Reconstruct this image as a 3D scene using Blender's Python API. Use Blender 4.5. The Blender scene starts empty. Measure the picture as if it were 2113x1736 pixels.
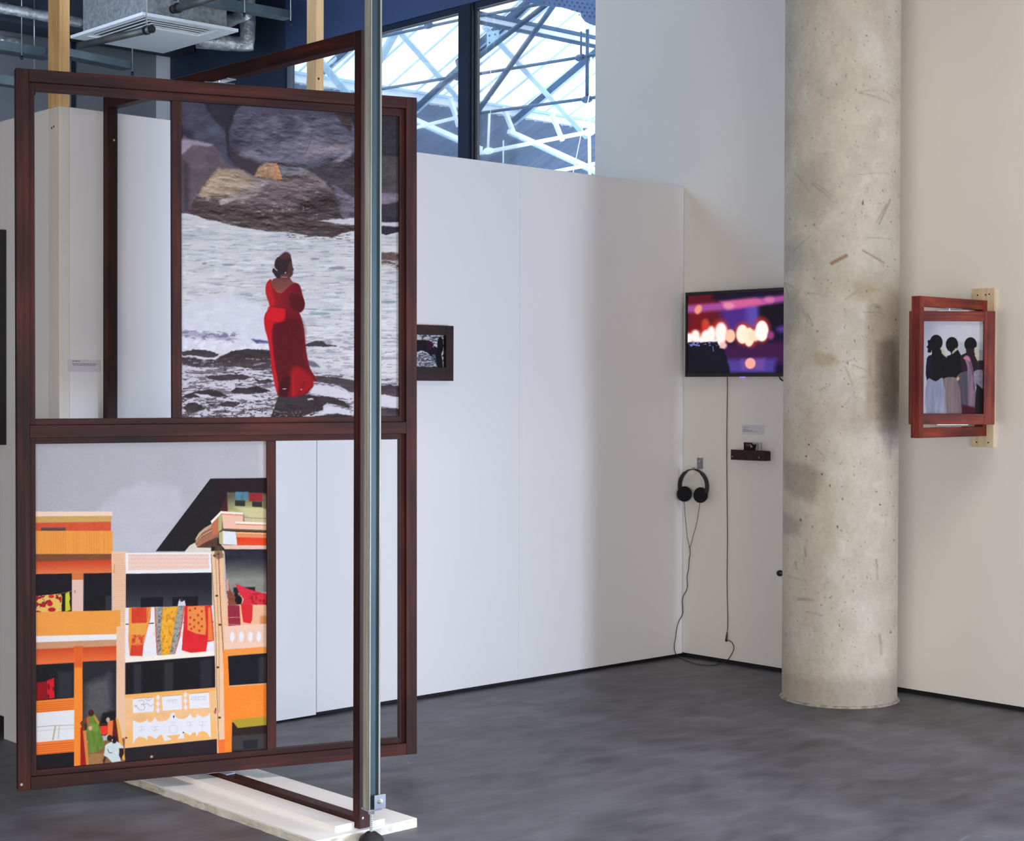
import bpy, bmesh, math, random
import numpy as np
from mathutils import Vector, Matrix
random.seed(7); np.random.seed(7)
SC = bpy.context.scene
COL = SC.collection
# ------------------------------------------------------------------ camera
# room axes: +x runs along the long white partition, +y along the glazed wall, origin in the corner where they meet
E1 = Vector((0.7357, 0.6773, 0)); E2 = Vector((-0.6774, 0.7356, 0))
CAM = Vector((-6.685, -5.885, 1.46))
F = 3362.0; PITCH = math.radians(0.65); ROLL = 0.0033
right = Vector((E1.x, E2.x, 0)).normalized(); ahead = Vector((E1.y, E2.y, 0)).normalized(); up = Vector((0, 0, 1))
fwd = ahead * math.cos(PITCH) - up * math.sin(PITCH)
upc = ahead * math.sin(PITCH) + up * math.cos(PITCH)
r2 = right * math.cos(ROLL) + upc * math.sin(ROLL)
u2 = upc * math.cos(ROLL) - right * math.sin(ROLL)
cd = bpy.data.cameras.new('camera'); cam = bpy.data.objects.new('camera', cd); COL.objects.link(cam)
M = Matrix(((r2.x, u2.x, -fwd.x, CAM.x), (r2.y, u2.y, -fwd.y, CAM.y), (r2.z, u2.z, -fwd.z, CAM.z), (0, 0, 0, 1)))
cam.matrix_world = M
cd.sensor_fit = 'HORIZONTAL'; cd.sensor_width = 36; cd.lens = F / 2113 * 36
cd.shift_y = -28.86 / 2113; cd.clip_start = 0.05; cd.clip_end = 200
SC.camera = cam
# ------------------------------------------------------------------ sky, lights, exposure
W = bpy.data.worlds.new('sky'); SC.world = W; W.use_nodes = True
bg = W.node_tree.nodes['Background']; bg.inputs[0].default_value = (0.86, 0.94, 1.0, 1); bg.inputs[1].default_value = 4.0
SC.view_settings.view_transform = 'Standard'; SC.view_settings.look = 'None'
SC.view_settings.exposure = 0.0; SC.view_settings.gamma = 1.0; SC.view_settings.use_curve_mapping = False
def area(name, loc, target, sx, sy, power, color, spread=180):
    l = bpy.data.lights.new(name, 'AREA'); l.shape = 'RECTANGLE'; l.size = sx; l.size_y = sy
    l.energy = power; l.color = color; l.spread = math.radians(spread)
    o = bpy.data.objects.new(name, l); COL.objects.link(o); o.location = loc
    o.rotation_euler = (Vector(target) - Vector(loc)).to_track_quat('-Z', 'Y').to_euler()
    return o
area('daylight_window_right', (-0.06, -5.5, 0.72), (-3.0, -5.1, 0.6), 3.8, 1.3, 840, (0.68, 0.79, 1.0))
area('daylight_window_behind', (-6.6, -11.6, 1.0), (-3.0, 0, 0.6), 5.0, 1.6, 290, (0.96, 0.95, 1.0))
area('added_fill_side', (-9.6, -4.4, 1.0), (-1.6, -1.0, 0.6), 4.4, 1.6, 215, (1.0, 0.89, 0.76))  # warm fill lamp added at the left, not an actual window
area('added_fill_far', (-3.3, 2.0, 4.2), (0, 1.0, 3.2), 1.2, 1.4, 50, (0.58, 0.75, 1.0))  # unseen cool fill added behind the partition, kept out of the glass reflection
area('added_fill_far_back', (-3.4, 3.1, 3.3), (0, 5.2, 3.7), 1.1, 1.0, 38, (0.66, 0.80, 1.0))  # second unseen fill, added to lift the navy wall and white strip
area('rooflight', (-4.4, -3.6, 4.55), (-4.3, -3.3, 0), 3.0, 2.4, 68, (0.96, 0.97, 1.0), 95)
area('ceiling_lamp_warm', (-2.2, -3.6, 4.3), (-0.6, -2.6, 0.6), 1.2, 1.2, 20, (1.0, 0.82, 0.62), 120)
# ------------------------------------------------------------------ sight helper (image pixel to a point on a plane of the room)
def ray(px, py):
    dx, dy = px - 1056.5, py - 868.0
    x = dx - ROLL * dy; y = dy + ROLL * dx + 28.86
    return right * x + fwd * F - upc * y
def sight(px, py, axis, val):
    r = ray(px, py); i = 'xyz'.index(axis)
    return CAM + r * ((val - CAM[i]) / r[i])
# ------------------------------------------------------------------ materials
def srgb(c):
    c = np.asarray(c, float) / 255.0
    return np.where(c <= 0.04045, c / 12.92, ((c + 0.055) / 1.055) ** 2.4)
def C4(r, g, b): return tuple(float(v) for v in srgb((r, g, b))) + (1.0,)
def new_mat(name):
    m = bpy.data.materials.new(name); m.use_nodes = True
    return m, m.node_tree.nodes, m.node_tree.links, m.node_tree.nodes['Principled BSDF']
def mat(name, c1, c2=None, scale=(5, 5, 5), rough=0.5, metal=0.0, spec=0.5, bump=0.0, detail=5, coord='Object', r0=0.35, r1=0.65, bscale=None, dist=0.0, rough2=None):
    m, N, L, P = new_mat(name)
    P.inputs['Roughness'].default_value = rough; P.inputs['Metallic'].default_value = metal
    P.inputs['Specular IOR Level'].default_value = spec
    tc = N.new('ShaderNodeTexCoord'); mp = N.new('ShaderNodeMapping'); mp.inputs['Scale'].default_value = scale
    L.new(tc.outputs[coord], mp.inputs[0])
    nz = N.new('ShaderNodeTexNoise'); nz.inputs['Scale'].default_value = 1.0; nz.inputs['Detail'].default_value = detail
    nz.inputs['Distortion'].default_value = dist
    L.new(mp.outputs[0], nz.inputs['Vector'])
    cr = N.new('ShaderNodeValToRGB'); cr.color_ramp.elements[0].position = r0; cr.color_ramp.elements[1].position = r1
    cr.color_ramp.elements[0].color = tuple(c1) + (1,) if len(c1) == 3 else c1
    c2 = c2 or c1; cr.color_ramp.elements[1].color = tuple(c2) + (1,) if len(c2) == 3 else c2
    L.new(nz.outputs['Fac'], cr.inputs[0]); L.new(cr.outputs[0], P.inputs['Base Color'])
    if rough2 is not None:
        mr = N.new('ShaderNodeMapRange'); mr.inputs['To Min'].default_value = rough; mr.inputs['To Max'].default_value = rough2
        mr.inputs['From Min'].default_value = r0; mr.inputs['From Max'].default_value = r1
        L.new(nz.outputs['Fac'], mr.inputs['Value']); L.new(mr.outputs[0], P.inputs['Roughness'])
    if bump:
        n2 = N.new('ShaderNodeTexNoise'); n2.inputs['Scale'].default_value = 1.0; n2.inputs['Detail'].default_value = 6
        m2 = N.new('ShaderNodeMapping'); m2.inputs['Scale'].default_value = bscale or tuple(s * 6 for s in scale)
        L.new(tc.outputs[coord], m2.inputs[0]); L.new(m2.outputs[0], n2.inputs['Vector'])
        b = N.new('ShaderNodeBump'); b.inputs['Strength'].default_value = bump; b.inputs['Distance'].default_value = 0.01
        L.new(n2.outputs['Fac'], b.inputs['Height']); L.new(b.outputs[0], P.inputs['Normal'])
    return m
def wood(name, dark, mid, light, axis, rough=0.42, fine=60, bump=0.15, blot=2.2):
    m, N, L, P = new_mat(name)
    tc = N.new('ShaderNodeTexCoord')
    def noise(sc, det, dis=0.0):
        mp = N.new('ShaderNodeMapping'); mp.inputs['Scale'].default_value = sc
        L.new(tc.outputs['Object'], mp.inputs[0]); nz = N.new('ShaderNodeTexNoise'); nz.inputs['Scale'].default_value = 1
        nz.inputs['Detail'].default_value = det; nz.inputs['Distortion'].default_value = dis
        L.new(mp.outputs[0], nz.inputs['Vector']); return nz
    g = [fine] * 3; g['xyz'.index(axis)] = 2.0
    b = [blot * 3] * 3; b['xyz'.index(axis)] = blot
    n1 = noise(g, 4, 0.6); n2 = noise(b, 3, 0.3)
    mx = N.new('ShaderNodeMix'); mx.data_type = 'FLOAT'; mx.inputs[0].default_value = 0.55
    L.new(n1.outputs['Fac'], mx.inputs[2]); L.new(n2.outputs['Fac'], mx.inputs[3])
    cr = N.new('ShaderNodeValToRGB'); e = cr.color_ramp.elements
    e[0].position = 0.36; e[0].color = dark; e[1].position = 0.66; e[1].color = light
    k = e.new(0.5); k.color = mid
    L.new(mx.outputs[0], cr.inputs[0]); L.new(cr.outputs[0], P.inputs['Base Color'])
    P.inputs['Roughness'].default_value = rough; P.inputs['Specular IOR Level'].default_value = 0.3
    bp = N.new('ShaderNodeBump'); bp.inputs['Strength'].default_value = bump; bp.inputs['Distance'].default_value = 0.003
    L.new(n1.outputs['Fac'], bp.inputs['Height']); L.new(bp.outputs[0], P.inputs['Normal'])
    return m
WD = dict(); PN = dict()
for ax in 'xyz':
    WD[ax] = wood('red_brown_stained_wood_' + ax, C4(33, 14, 12), C4(54, 23, 19), C4(84, 36, 29), ax, rough=0.58)
    PN[ax] = wood('raw_pine_' + ax, C4(212, 168, 112), C4(230, 192, 136), C4(242, 210, 162), ax, rough=0.6, fine=50, bump=0.08)
WR = {ax: wood('orange_brown_stained_wood_' + ax, C4(72, 20, 16), C4(108, 34, 25), C4(146, 60, 36), ax, blot=6) for ax in 'xyz'}
PL = {ax: wood('pale_pine_' + ax, C4(206, 184, 148), C4(226, 206, 172), C4(236, 220, 190), ax, rough=0.6, fine=60, bump=0.08) for ax in 'xyz'}
DKW = wood('dark_stained_wood', C4(26, 10, 8), C4(42, 18, 14), C4(58, 26, 20), 'x', blot=6)
M_WALL = mat('matt_white_wall_paint', (0.82, 0.797, 0.752), (0.85, 0.827, 0.782), (1.2, 1.2, 1.2), rough=0.75, bump=0.03, bscale=(60, 60, 60), spec=0.25)
M_PART = mat('satin_white_panel_paint', (0.80, 0.80, 0.81), (0.83, 0.83, 0.84), (1.0, 1.0, 0.5), rough=0.6, bump=0.02, bscale=(50, 50, 50), spec=0.3)
M_STUD = mat('white_painted_timber', (0.74, 0.71, 0.66), (0.80, 0.77, 0.72), (14, 14, 2), rough=0.65, bump=0.1)
M_BASE = mat('white_painted_board', (0.88, 0.86, 0.83), (0.93, 0.92, 0.90), (9, 2, 9), rough=0.6, bump=0.15, bscale=(70, 20, 70))
M_BASE_E = mat('chipped_board_edge', (0.50, 0.46, 0.36), (0.74, 0.71, 0.62), (30, 18, 60), rough=0.8, bump=0.3, r0=0.3, r1=0.5)
M_NAVY = mat('navy_painted_wall', C4(54, 72, 108), C4(60, 80, 118), (1.5, 1.5, 1.5), rough=0.6)
M_GREY = mat('grey_painted_wall', C4(110, 114, 122), C4(120, 124, 132), (1.2, 1.2, 1.2), rough=0.7)
M_DARK = mat('dark_shadow_gap', C4(18, 19, 22), C4(26, 27, 30), (8, 8, 8), rough=0.8)
M_DECK = mat('dark_painted_ceiling_deck', C4(48, 53, 68), C4(60, 66, 82), (2, 2, 2), rough=0.7)
M_FRAME = mat('dark_blue_window_metal', C4(22, 32, 52), C4(28, 40, 64), (3, 3, 3), rough=0.4)
M_TEAL = mat('galvanised_tray_steel', C4(82, 98, 108), C4(106, 122, 130), (6, 6, 6), rough=0.45, metal=0.5)
M_FOIL = mat('crinkled_silver_foil', C4(170, 175, 182), C4(225, 228, 232), (20, 20, 20), rough=0.3, metal=0.6, bump=0.9, bscale=(30, 30, 30))
M_GALV = mat('spangled_zinc_sheet', C4(122, 126, 128), C4(156, 160, 162), (40, 40, 40), rough=0.5, metal=0.15)
M_WHM = mat('white_enamelled_metal', (0.72, 0.75, 0.79), (0.78, 0.80, 0.84), (3, 3, 3), rough=0.4)
M_PIPE = mat('dull_grey_pipe', C4(70, 70, 68), C4(92, 92, 88), (10, 10, 10), rough=0.5, metal=0.4)
M_ZINC = mat('galvanised_steel_strut', C4(150, 152, 140), C4(196, 198, 186), (60, 60, 2), rough=0.45, metal=0.25, r0=0.3, r1=0.7)
M_ZBLUE = mat('strut_channel_inside', C4(52, 70, 78), C4(66, 84, 92), (10, 10, 2), rough=0.5, metal=0.4)
M_STEEL = mat('bright_zinc_fitting', C4(170, 180, 192), C4(205, 212, 220), (12, 12, 12), rough=0.3, metal=0.8)
M_BLACK = mat('black_plastic', C4(14, 14, 17), C4(22, 22, 26), (9, 9, 9), rough=0.4)
M_RUB = mat('black_rubber', C4(20, 20, 22), C4(32, 32, 34), (20, 20, 20), rough=0.7)
M_FOAM = mat('black_foam_pad', C4(8, 9, 14), C4(18, 20, 28), (300, 300, 300), rough=0.95, bump=0.5, bscale=(400, 400, 400))
M_SCREW = mat('pale_screw_head', C4(180, 176, 168), C4(200, 196, 188), (30, 30, 30), rough=0.35, metal=0.7)
M_HOLE = mat('dark_screw_hole', C4(40, 26, 16), C4(60, 40, 26), (30, 30, 30), rough=0.9)
M_ATR = mat('pale_blue_painted_steel', C4(150, 186, 218), C4(176, 206, 232), (2, 2, 2), rough=0.5)
M_ATRD = mat('backlit_blue_steel', C4(26, 56, 90), C4(40, 76, 112), (3, 3, 3), rough=0.45, metal=0.2)  # dark tone puts the backlit shade of the tubes into their colour
M_ATRW = mat('lit_white_steel', C4(205, 216, 235), C4(225, 232, 245), (2, 2, 2), rough=0.5)  # pale tone puts the light on the lower struts into their colour
M_CORR = mat('blue_grey_corrugated_sheet', C4(92, 110, 142), C4(110, 128, 160), (2, 0.5, 2), rough=0.5)
M_MESHB = mat('blue_grey_perforated_sheet', C4(60, 84, 128), C4(72, 98, 146), (3, 3, 3), rough=0.6)
def floor_mat():
    m, N, L, P = new_mat('polished_dark_concrete')
    tc = N.new('ShaderNodeTexCoord')
    def nz(sc, det, dis=0.5, off=(0, 0, 0)):
        mp = N.new('ShaderNodeMapping'); mp.inputs['Scale'].default_value = sc; mp.inputs['Location'].default_value = off
        L.new(tc.outputs['Object'], mp.inputs[0]); n = N.new('ShaderNodeTexNoise'); n.inputs['Scale'].default_value = 1
        n.inputs['Detail'].default_value = det; n.inputs['Distortion'].default_value = dis; L.new(mp.outputs[0], n.inputs['Vector']); return n
    a = nz((1.3, 1.3, 1.3), 6, 0.8); b = nz((5.0, 9.0, 5), 6, 0.4, (3, 1, 0)); c = nz((60, 60, 60), 2, 0)
    cr = N.new('ShaderNodeValToRGB'); e = cr.color_ramp.elements
    e[0].position = 0.34; e[0].color = C4(44, 44, 50); e[1].position = 0.66; e[1].color = C4(106, 106, 115)
    mx = N.new('ShaderNodeMix'); mx.data_type = 'FLOAT'; mx.inputs[0].default_value = 0.4
    L.new(a.outputs['Fac'], mx.inputs[2]); L.new(b.outputs['Fac'], mx.inputs[3]); L.new(mx.outputs[0], cr.inputs[0])
    # pale scuffs and specks
    st = N.new('ShaderNodeValToRGB'); st.color_ramp.elements[0].position = 0.70; st.color_ramp.elements[1].position = 0.80
    s = nz((7, 26, 7), 5, 1.2, (5, 7, 0)); L.new(s.outputs['Fac'], st.inputs[0])
    m2 = N.new('ShaderNodeMix'); m2.data_type = 'RGBA'; m2.inputs[7].default_value = C4(150, 150, 158)
    mu = N.new('ShaderNodeMath'); mu.operation = 'MULTIPLY'; mu.inputs[1].default_value = 0.6
    L.new(st.outputs[0], mu.inputs[0]); L.new(mu.outputs[0], m2.inputs[0]); L.new(cr.outputs[0], m2.inputs[6])
    L.new(m2.outputs[2], P.inputs['Base Color'])
    mr = N.new('ShaderNodeMapRange'); mr.inputs['To Min'].default_value = 0.38; mr.inputs['To Max'].default_value = 0.6
    L.new(a.outputs['Fac'], mr.inputs['Value']); L.new(mr.outputs[0], P.inputs['Roughness'])
    bp = N.new('ShaderNodeBump'); bp.inputs['Strength'].default_value = 0.08; bp.inputs['Distance'].default_value = 0.01
    L.new(c.outputs['Fac'], bp.inputs['Height']); L.new(bp.outputs[0], P.inputs['Normal'])
    return m
M_FLOOR = floor_mat()
def glass_mat(name, tint, gloss):
    m = bpy.data.materials.new(name); m.use_nodes = True; N = m.node_tree.nodes; L = m.node_tree.links; N.clear()
    o = N.new('ShaderNodeOutputMaterial'); t = N.new('ShaderNodeBsdfTransparent'); t.inputs[0].default_value = tint
    g = N.new('ShaderNodeBsdfGlossy'); g.inputs['Roughness'].default_value = 0.03
    fr = N.new('ShaderNodeFresnel'); fr.inputs[0].default_value = 1.35
    mu = N.new('ShaderNodeMath'); mu.operation = 'MULTIPLY'; mu.inputs[1].default_value = gloss
    mx = N.new('ShaderNodeMixShader'); L.new(fr.outputs[0], mu.inputs[0]); L.new(mu.outputs[0], mx.inputs[0])
    L.new(t.outputs[0], mx.inputs[1]); L.new(g.outputs[0], mx.inputs[2]); L.new(mx.outputs[0], o.inputs[0]); return m
M_GLASS = glass_mat('clear_window_glass', (0.93, 0.97, 1.0, 1), 0.6)
M_RGLASS = glass_mat('pale_roof_glass', (0.90, 0.93, 0.95, 1), 0.3)
def print_mat(name, gain=1.0, rough=0.5, emit=0.0, spec=0.12):
    m, N, L, P = new_mat(name)
    at = N.new('ShaderNodeAttribute'); at.attribute_name = 'Ink'
    if emit:
        P.inputs['Base Color'].default_value = (0.01, 0.01, 0.012, 1)
        L.new(at.outputs['Color'], P.inputs['Emission Color']); P.inputs['Emission Strength'].default_value = emit
    else:
        mu = N.new('ShaderNodeMix'); mu.data_type = 'RGBA'; mu.blend_type = 'MULTIPLY'; mu.inputs[0].default_value = 1
        mu.inputs[7].default_value = (gain, gain, gain, 1)
        L.new(at.outputs['Color'], mu.inputs[6]); L.new(mu.outputs[2], P.inputs['Base Color'])
    P.inputs['Roughness'].default_value = rough; P.inputs['Specular IOR Level'].default_value = spec
    return m
M_PRINT = print_mat('photographic_print_ink', 0.9)
M_SCREEN = print_mat('lit_television_picture', emit=1.05, rough=0.6)
M_LED = mat('lit_indicator', C4(90, 60, 255), rough=0.4)
M_LED.node_tree.nodes['Principled BSDF'].inputs['Emission Color'].default_value = (0.25, 0.12, 1, 1)
M_LED.node_tree.nodes['Principled BSDF'].inputs['Emission Strength'].default_value = 2.0
# ------------------------------------------------------------------ object helpers
def link(name, bm, m, parent=None, smooth=False):
    me = bpy.data.meshes.new(name)
    bmesh.ops.recalc_face_normals(bm, faces=bm.faces)
    if smooth:
        for f in bm.faces: f.smooth = True
    bm.to_mesh(me); bm.free()
    for mm in (m if isinstance(m, (list, tuple)) else [m]): me.materials.append(mm)
    o = bpy.data.objects.new(name, me); COL.objects.link(o)
    if parent: o.parent = parent
    return o
def badd(bm, x0, x1, y0, y1, z0, z1, bev=0.0):
    b2 = bmesh.new(); bmesh.ops.create_cube(b2, size=1.0)
    for v in b2.verts:
        v.co = Vector(((x0 + x1) / 2 + v.co.x * (x1 - x0), (y0 + y1) / 2 + v.co.y * (y1 - y0), (z0 + z1) / 2 + v.co.z * (z1 - z0)))
    if bev: bmesh.ops.bevel(b2, geom=b2.edges[:], offset=bev, segments=1, affect='EDGES')
    t = bpy.data.meshes.new('t'); b2.to_mesh(t); b2.free(); bm.from_mesh(t); bpy.data.meshes.remove(t)
def box(name, m, parent, x0, x1, y0, y1, z0, z1, bev=0.0):
    bm = bmesh.new(); badd(bm, min(x0, x1), max(x0, x1), min(y0, y1), max(y0, y1), min(z0, z1), max(z0, z1), bev)
    return link(name, bm, m, parent)
def ring(c, t, r, n, ry=None, ref=None):
    t = t.normalized(); ref = ref or (Vector((0, 0, 1)) if abs(t.z) < 0.9 else Vector((1, 0, 0)))
    a = t.cross(ref).normalized(); b = a.cross(t).normalized(); ry = ry or r
    return [c + a * r * math.cos(2 * math.pi * k / n) + b * ry * math.sin(2 * math.pi * k / n) for k in range(n)]
def tadd(bm, pts, r, n=8, closed=False):
    pts = [Vector(p) for p in pts]; rs = r if isinstance(r, (list, tuple)) else [r] * len(pts)
    prev = None; first = None
    for i, p in enumerate(pts):
        t = (pts[min(i + 1, len(pts) - 1)] - pts[max(i - 1, 0)])
        vs = [bm.verts.new(q) for q in ring(p, t, rs[i], n)]
        if prev:
            off = min(range(n), key=lambda o: sum((prev[k].co - vs[(k + o) % n].co).length for k in range(0, n, 2)))
            vs = [vs[(k + off) % n] for k in range(n)]
            for k in range(n): bm.faces.new((prev[k], prev[(k + 1) % n], vs[(k + 1) % n], vs[k]))
        else: first = vs
        prev = vs
    bm.faces.new(first[::-1]); bm.faces.new(prev)
def tube(name, m, parent, pts, r, n=8):
    bm = bmesh.new(); tadd(bm, pts, r, n); return link(name, bm, m, parent, smooth=True)
def spline(pts, k=6):
    pts = [Vector(p) for p in pts]; out = []
    for i in range(len(pts) - 1):
        p0, p1, p2, p3 = pts[max(i - 1, 0)], pts[i], pts[i + 1], pts[min(i + 2, len(pts) - 1)]
        for j in range(k):
            t = j / k
            out.append(0.5 * ((2 * p1) + (-p0 + p2) * t + (2 * p0 - 5 * p1 + 4 * p2 - p3) * t * t + (-p0 + 3 * p1 - 3 * p2 + p3) * t ** 3))
    out.append(pts[-1]); return out
def lathe(name, m, parent, c, axis, prof, n=24):
    """prof: list of (distance along axis, radius)"""
    bm = bmesh.new(); c = Vector(c); axis = Vector(axis).normalized(); prev = None
    for d, r in prof:
        vs = [bm.verts.new(q) for q in ring(c + axis * d, axis, max(r, 1e-4), n)]
        if prev:
            for k in range(n): bm.faces.new((prev[k], prev[(k + 1) % n], vs[(k + 1) % n], vs[k]))
        else: bm.faces.new(vs[::-1])
        prev = vs
    bm.faces.new(prev); return link(name, bm, m, parent, smooth=False)
def beam(name, m, parent, p, q, w, h, ref=(0, 0, 1)):
    """rectangular bar from p to q, w across, h along ref"""
    bm = bmesh.new(); p, q = Vector(p), Vector(q); t = (q - p).normalized(); s = t.cross(Vector(ref)).normalized(); u = s.cross(t).normalized()
    v = [bm.verts.new(c + s * a * w / 2 + u * b * h / 2) for c in (p, q) for a, b in ((-1, -1), (1, -1), (1, 1), (-1, 1))]
    for f in ((0, 1, 2, 3), (4, 5, 6, 7), (0, 1, 5, 4), (1, 2, 6, 5), (2, 3, 7, 6), (3, 0, 4, 7)): bm.faces.new([v[i] for i in f])
    return link(name, bm, m, parent)
def tag(o, label, cat, group=None):
    o['label'] = label; o['category'] = cat
    if group: o['group'] = group
    return o
def thing(name, loc, label, cat, rz=0, group=None):
    o = bpy.data.objects.new(name, None); o.empty_display_size = 0.1; COL.objects.link(o); o.location = loc; o.rotation_euler = (0, 0, rz)
    return tag(o, label, cat, group)
def structure(o): o['kind'] = 'structure'; return o
# ------------------------------------------------------------------ setting
structure(box('floor', M_FLOOR, None, -10.2, 0.15, -12.2, 6.2, -0.2, 0.0))
structure(box('ceiling', M_DECK, None, -10.2, 0.15, -12.2, 6.2, 4.62, 4.8))
structure(box('wall_right', M_WALL, None, 0.0, 0.15, -12.2, 0.68, 0.024, 4.62))
structure(box('baseboard_right', M_DARK, None, 0.012, 0.1, -12.0, 0.68, 0.0, 0.0238))
bm = bmesh.new(); badd(bm, 0.0, 0.15, 0.68, 3.77, 3.855, 4.62)
badd(bm, 0.0, 0.15, 0.68, 3.77, 0, 1.0)
structure(link('wall_navy', bm, M_NAVY))
structure(box('wall_navy_left', mat('darker_navy_wall', C4(36, 48, 68), C4(42, 55, 78), (1.5, 1.5, 1.5), rough=0.6), None, 0.0, 0.06, 3.7701, 5.34, 0, 4.62))  # left piece in a darker navy than the wall over the window
structure(box('trim_1', M_WHM, None, -0.03, 0.15, 5.34, 5.5, 0.0, 4.62))
structure(box('wall_back', M_GREY, None, -10.2, 0.15, 5.5, 5.7, 0.0, 4.62))
structure(box('trim_2', M_FRAME, None, -0.76, -0.73, 5.485, 5.5, 0.0, 4.62))
structure(box('wall_far_left', M_WALL, None, -10.2, -10.0, -12.2, 5.5, 0.0, 4.62))
structure(box('wall_rear', M_WALL, None, -10.0, 0.0, -12.2, -12.0, 0.0, 4.62))
# partition of three full height sheets
part = structure(box('wall_partition', M_PART, None, -3.655, -0.002, 0.018, 0.095, 0.03, 2.545))
for i, (x0, x1, dz) in enumerate(((-3.6275, -2.4405, 0.0), (-2.4375, -1.2173, 0.034), (-1.2167, -0.002, 0.034))):
    box('panel', M_PART, part, x0, x1, 0.0, 0.0175, 0.019 if i else 0.009, 2.556, 0.001)
structure(box('baseboard_partition', M_DARK, None, -3.64, -0.012, 0.03, 0.09, 0.0, 0.03))
wl = structure(box('wall_left', M_PART, None, -3.655, -3.59, 0.1, 4.2, 0.125, 2.545))
box('stud', M_STUD, wl, -3.672, -3.628, 0.0, 0.095, 0.0, 2.556, 0.0015)
for k, z in ((0.045, 2.50), (0.062, 2.497)):
    lathe('screw_hole', M_HOLE, wl, (-3.6735, k, z - 0.02), (1, 0, 0), [(0, 0.004), (0.002, 0.004)], 8)
box('panel', M_PART, wl, -3.67, -3.655, 0.099, 0.49, 0.0, 2.556, 0.001)
box('panel', M_PART, wl, -3.669, -3.655, 0.492, 1.71, 0.092, 2.556, 0.001)
box('panel', M_PART, wl, -3.669, -3.655, 1.713, 2.93, 0.092, 2.556, 0.001)
box('toe_board', M_DARK, wl, -3.62, -3.60, 0.492, 4.2, 0.0, 0.13)
# glazed opening
win = structure(box('window_1', M_FRAME, None, 0.0, 0.06, 1.747, 1.884, 1.0, 3.853))
box('mullion_fin', M_DARK, win, -0.008, -0.0002, 1.762, 1.778, 1.0, 3.853, 0.002)
box('mullion_bead', M_DARK, win, 0.015, 0.04, 1.735, 1.7468, 1.0, 3.853)
box('jamb', M_FRAME, win, -0.004, 0.06, 3.742, 3.768, 1.0, 3.853)
box('head_bar', M_FRAME, win, 0.01, 0.06, 1.885, 3.7415, 3.815, 3.853); box('head_bar', M_FRAME, win, 0.01, 0.06, 0.682, 1.734, 3.815, 3.853)
box('sill_bar', M_FRAME, win, 0.01, 0.06, 1.885, 3.7415, 1.0, 1.05); box('sill_bar', M_FRAME, win, 0.01, 0.06, 0.682, 1.734, 1.0, 1.05)
box('pane', M_GLASS, win, 0.03, 0.038, 1.885, 3.7415, 1.05, 3.815); box('pane', M_GLASS, win, 0.03, 0.038, 0.684, 1.734, 1.05, 3.815)
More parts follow.
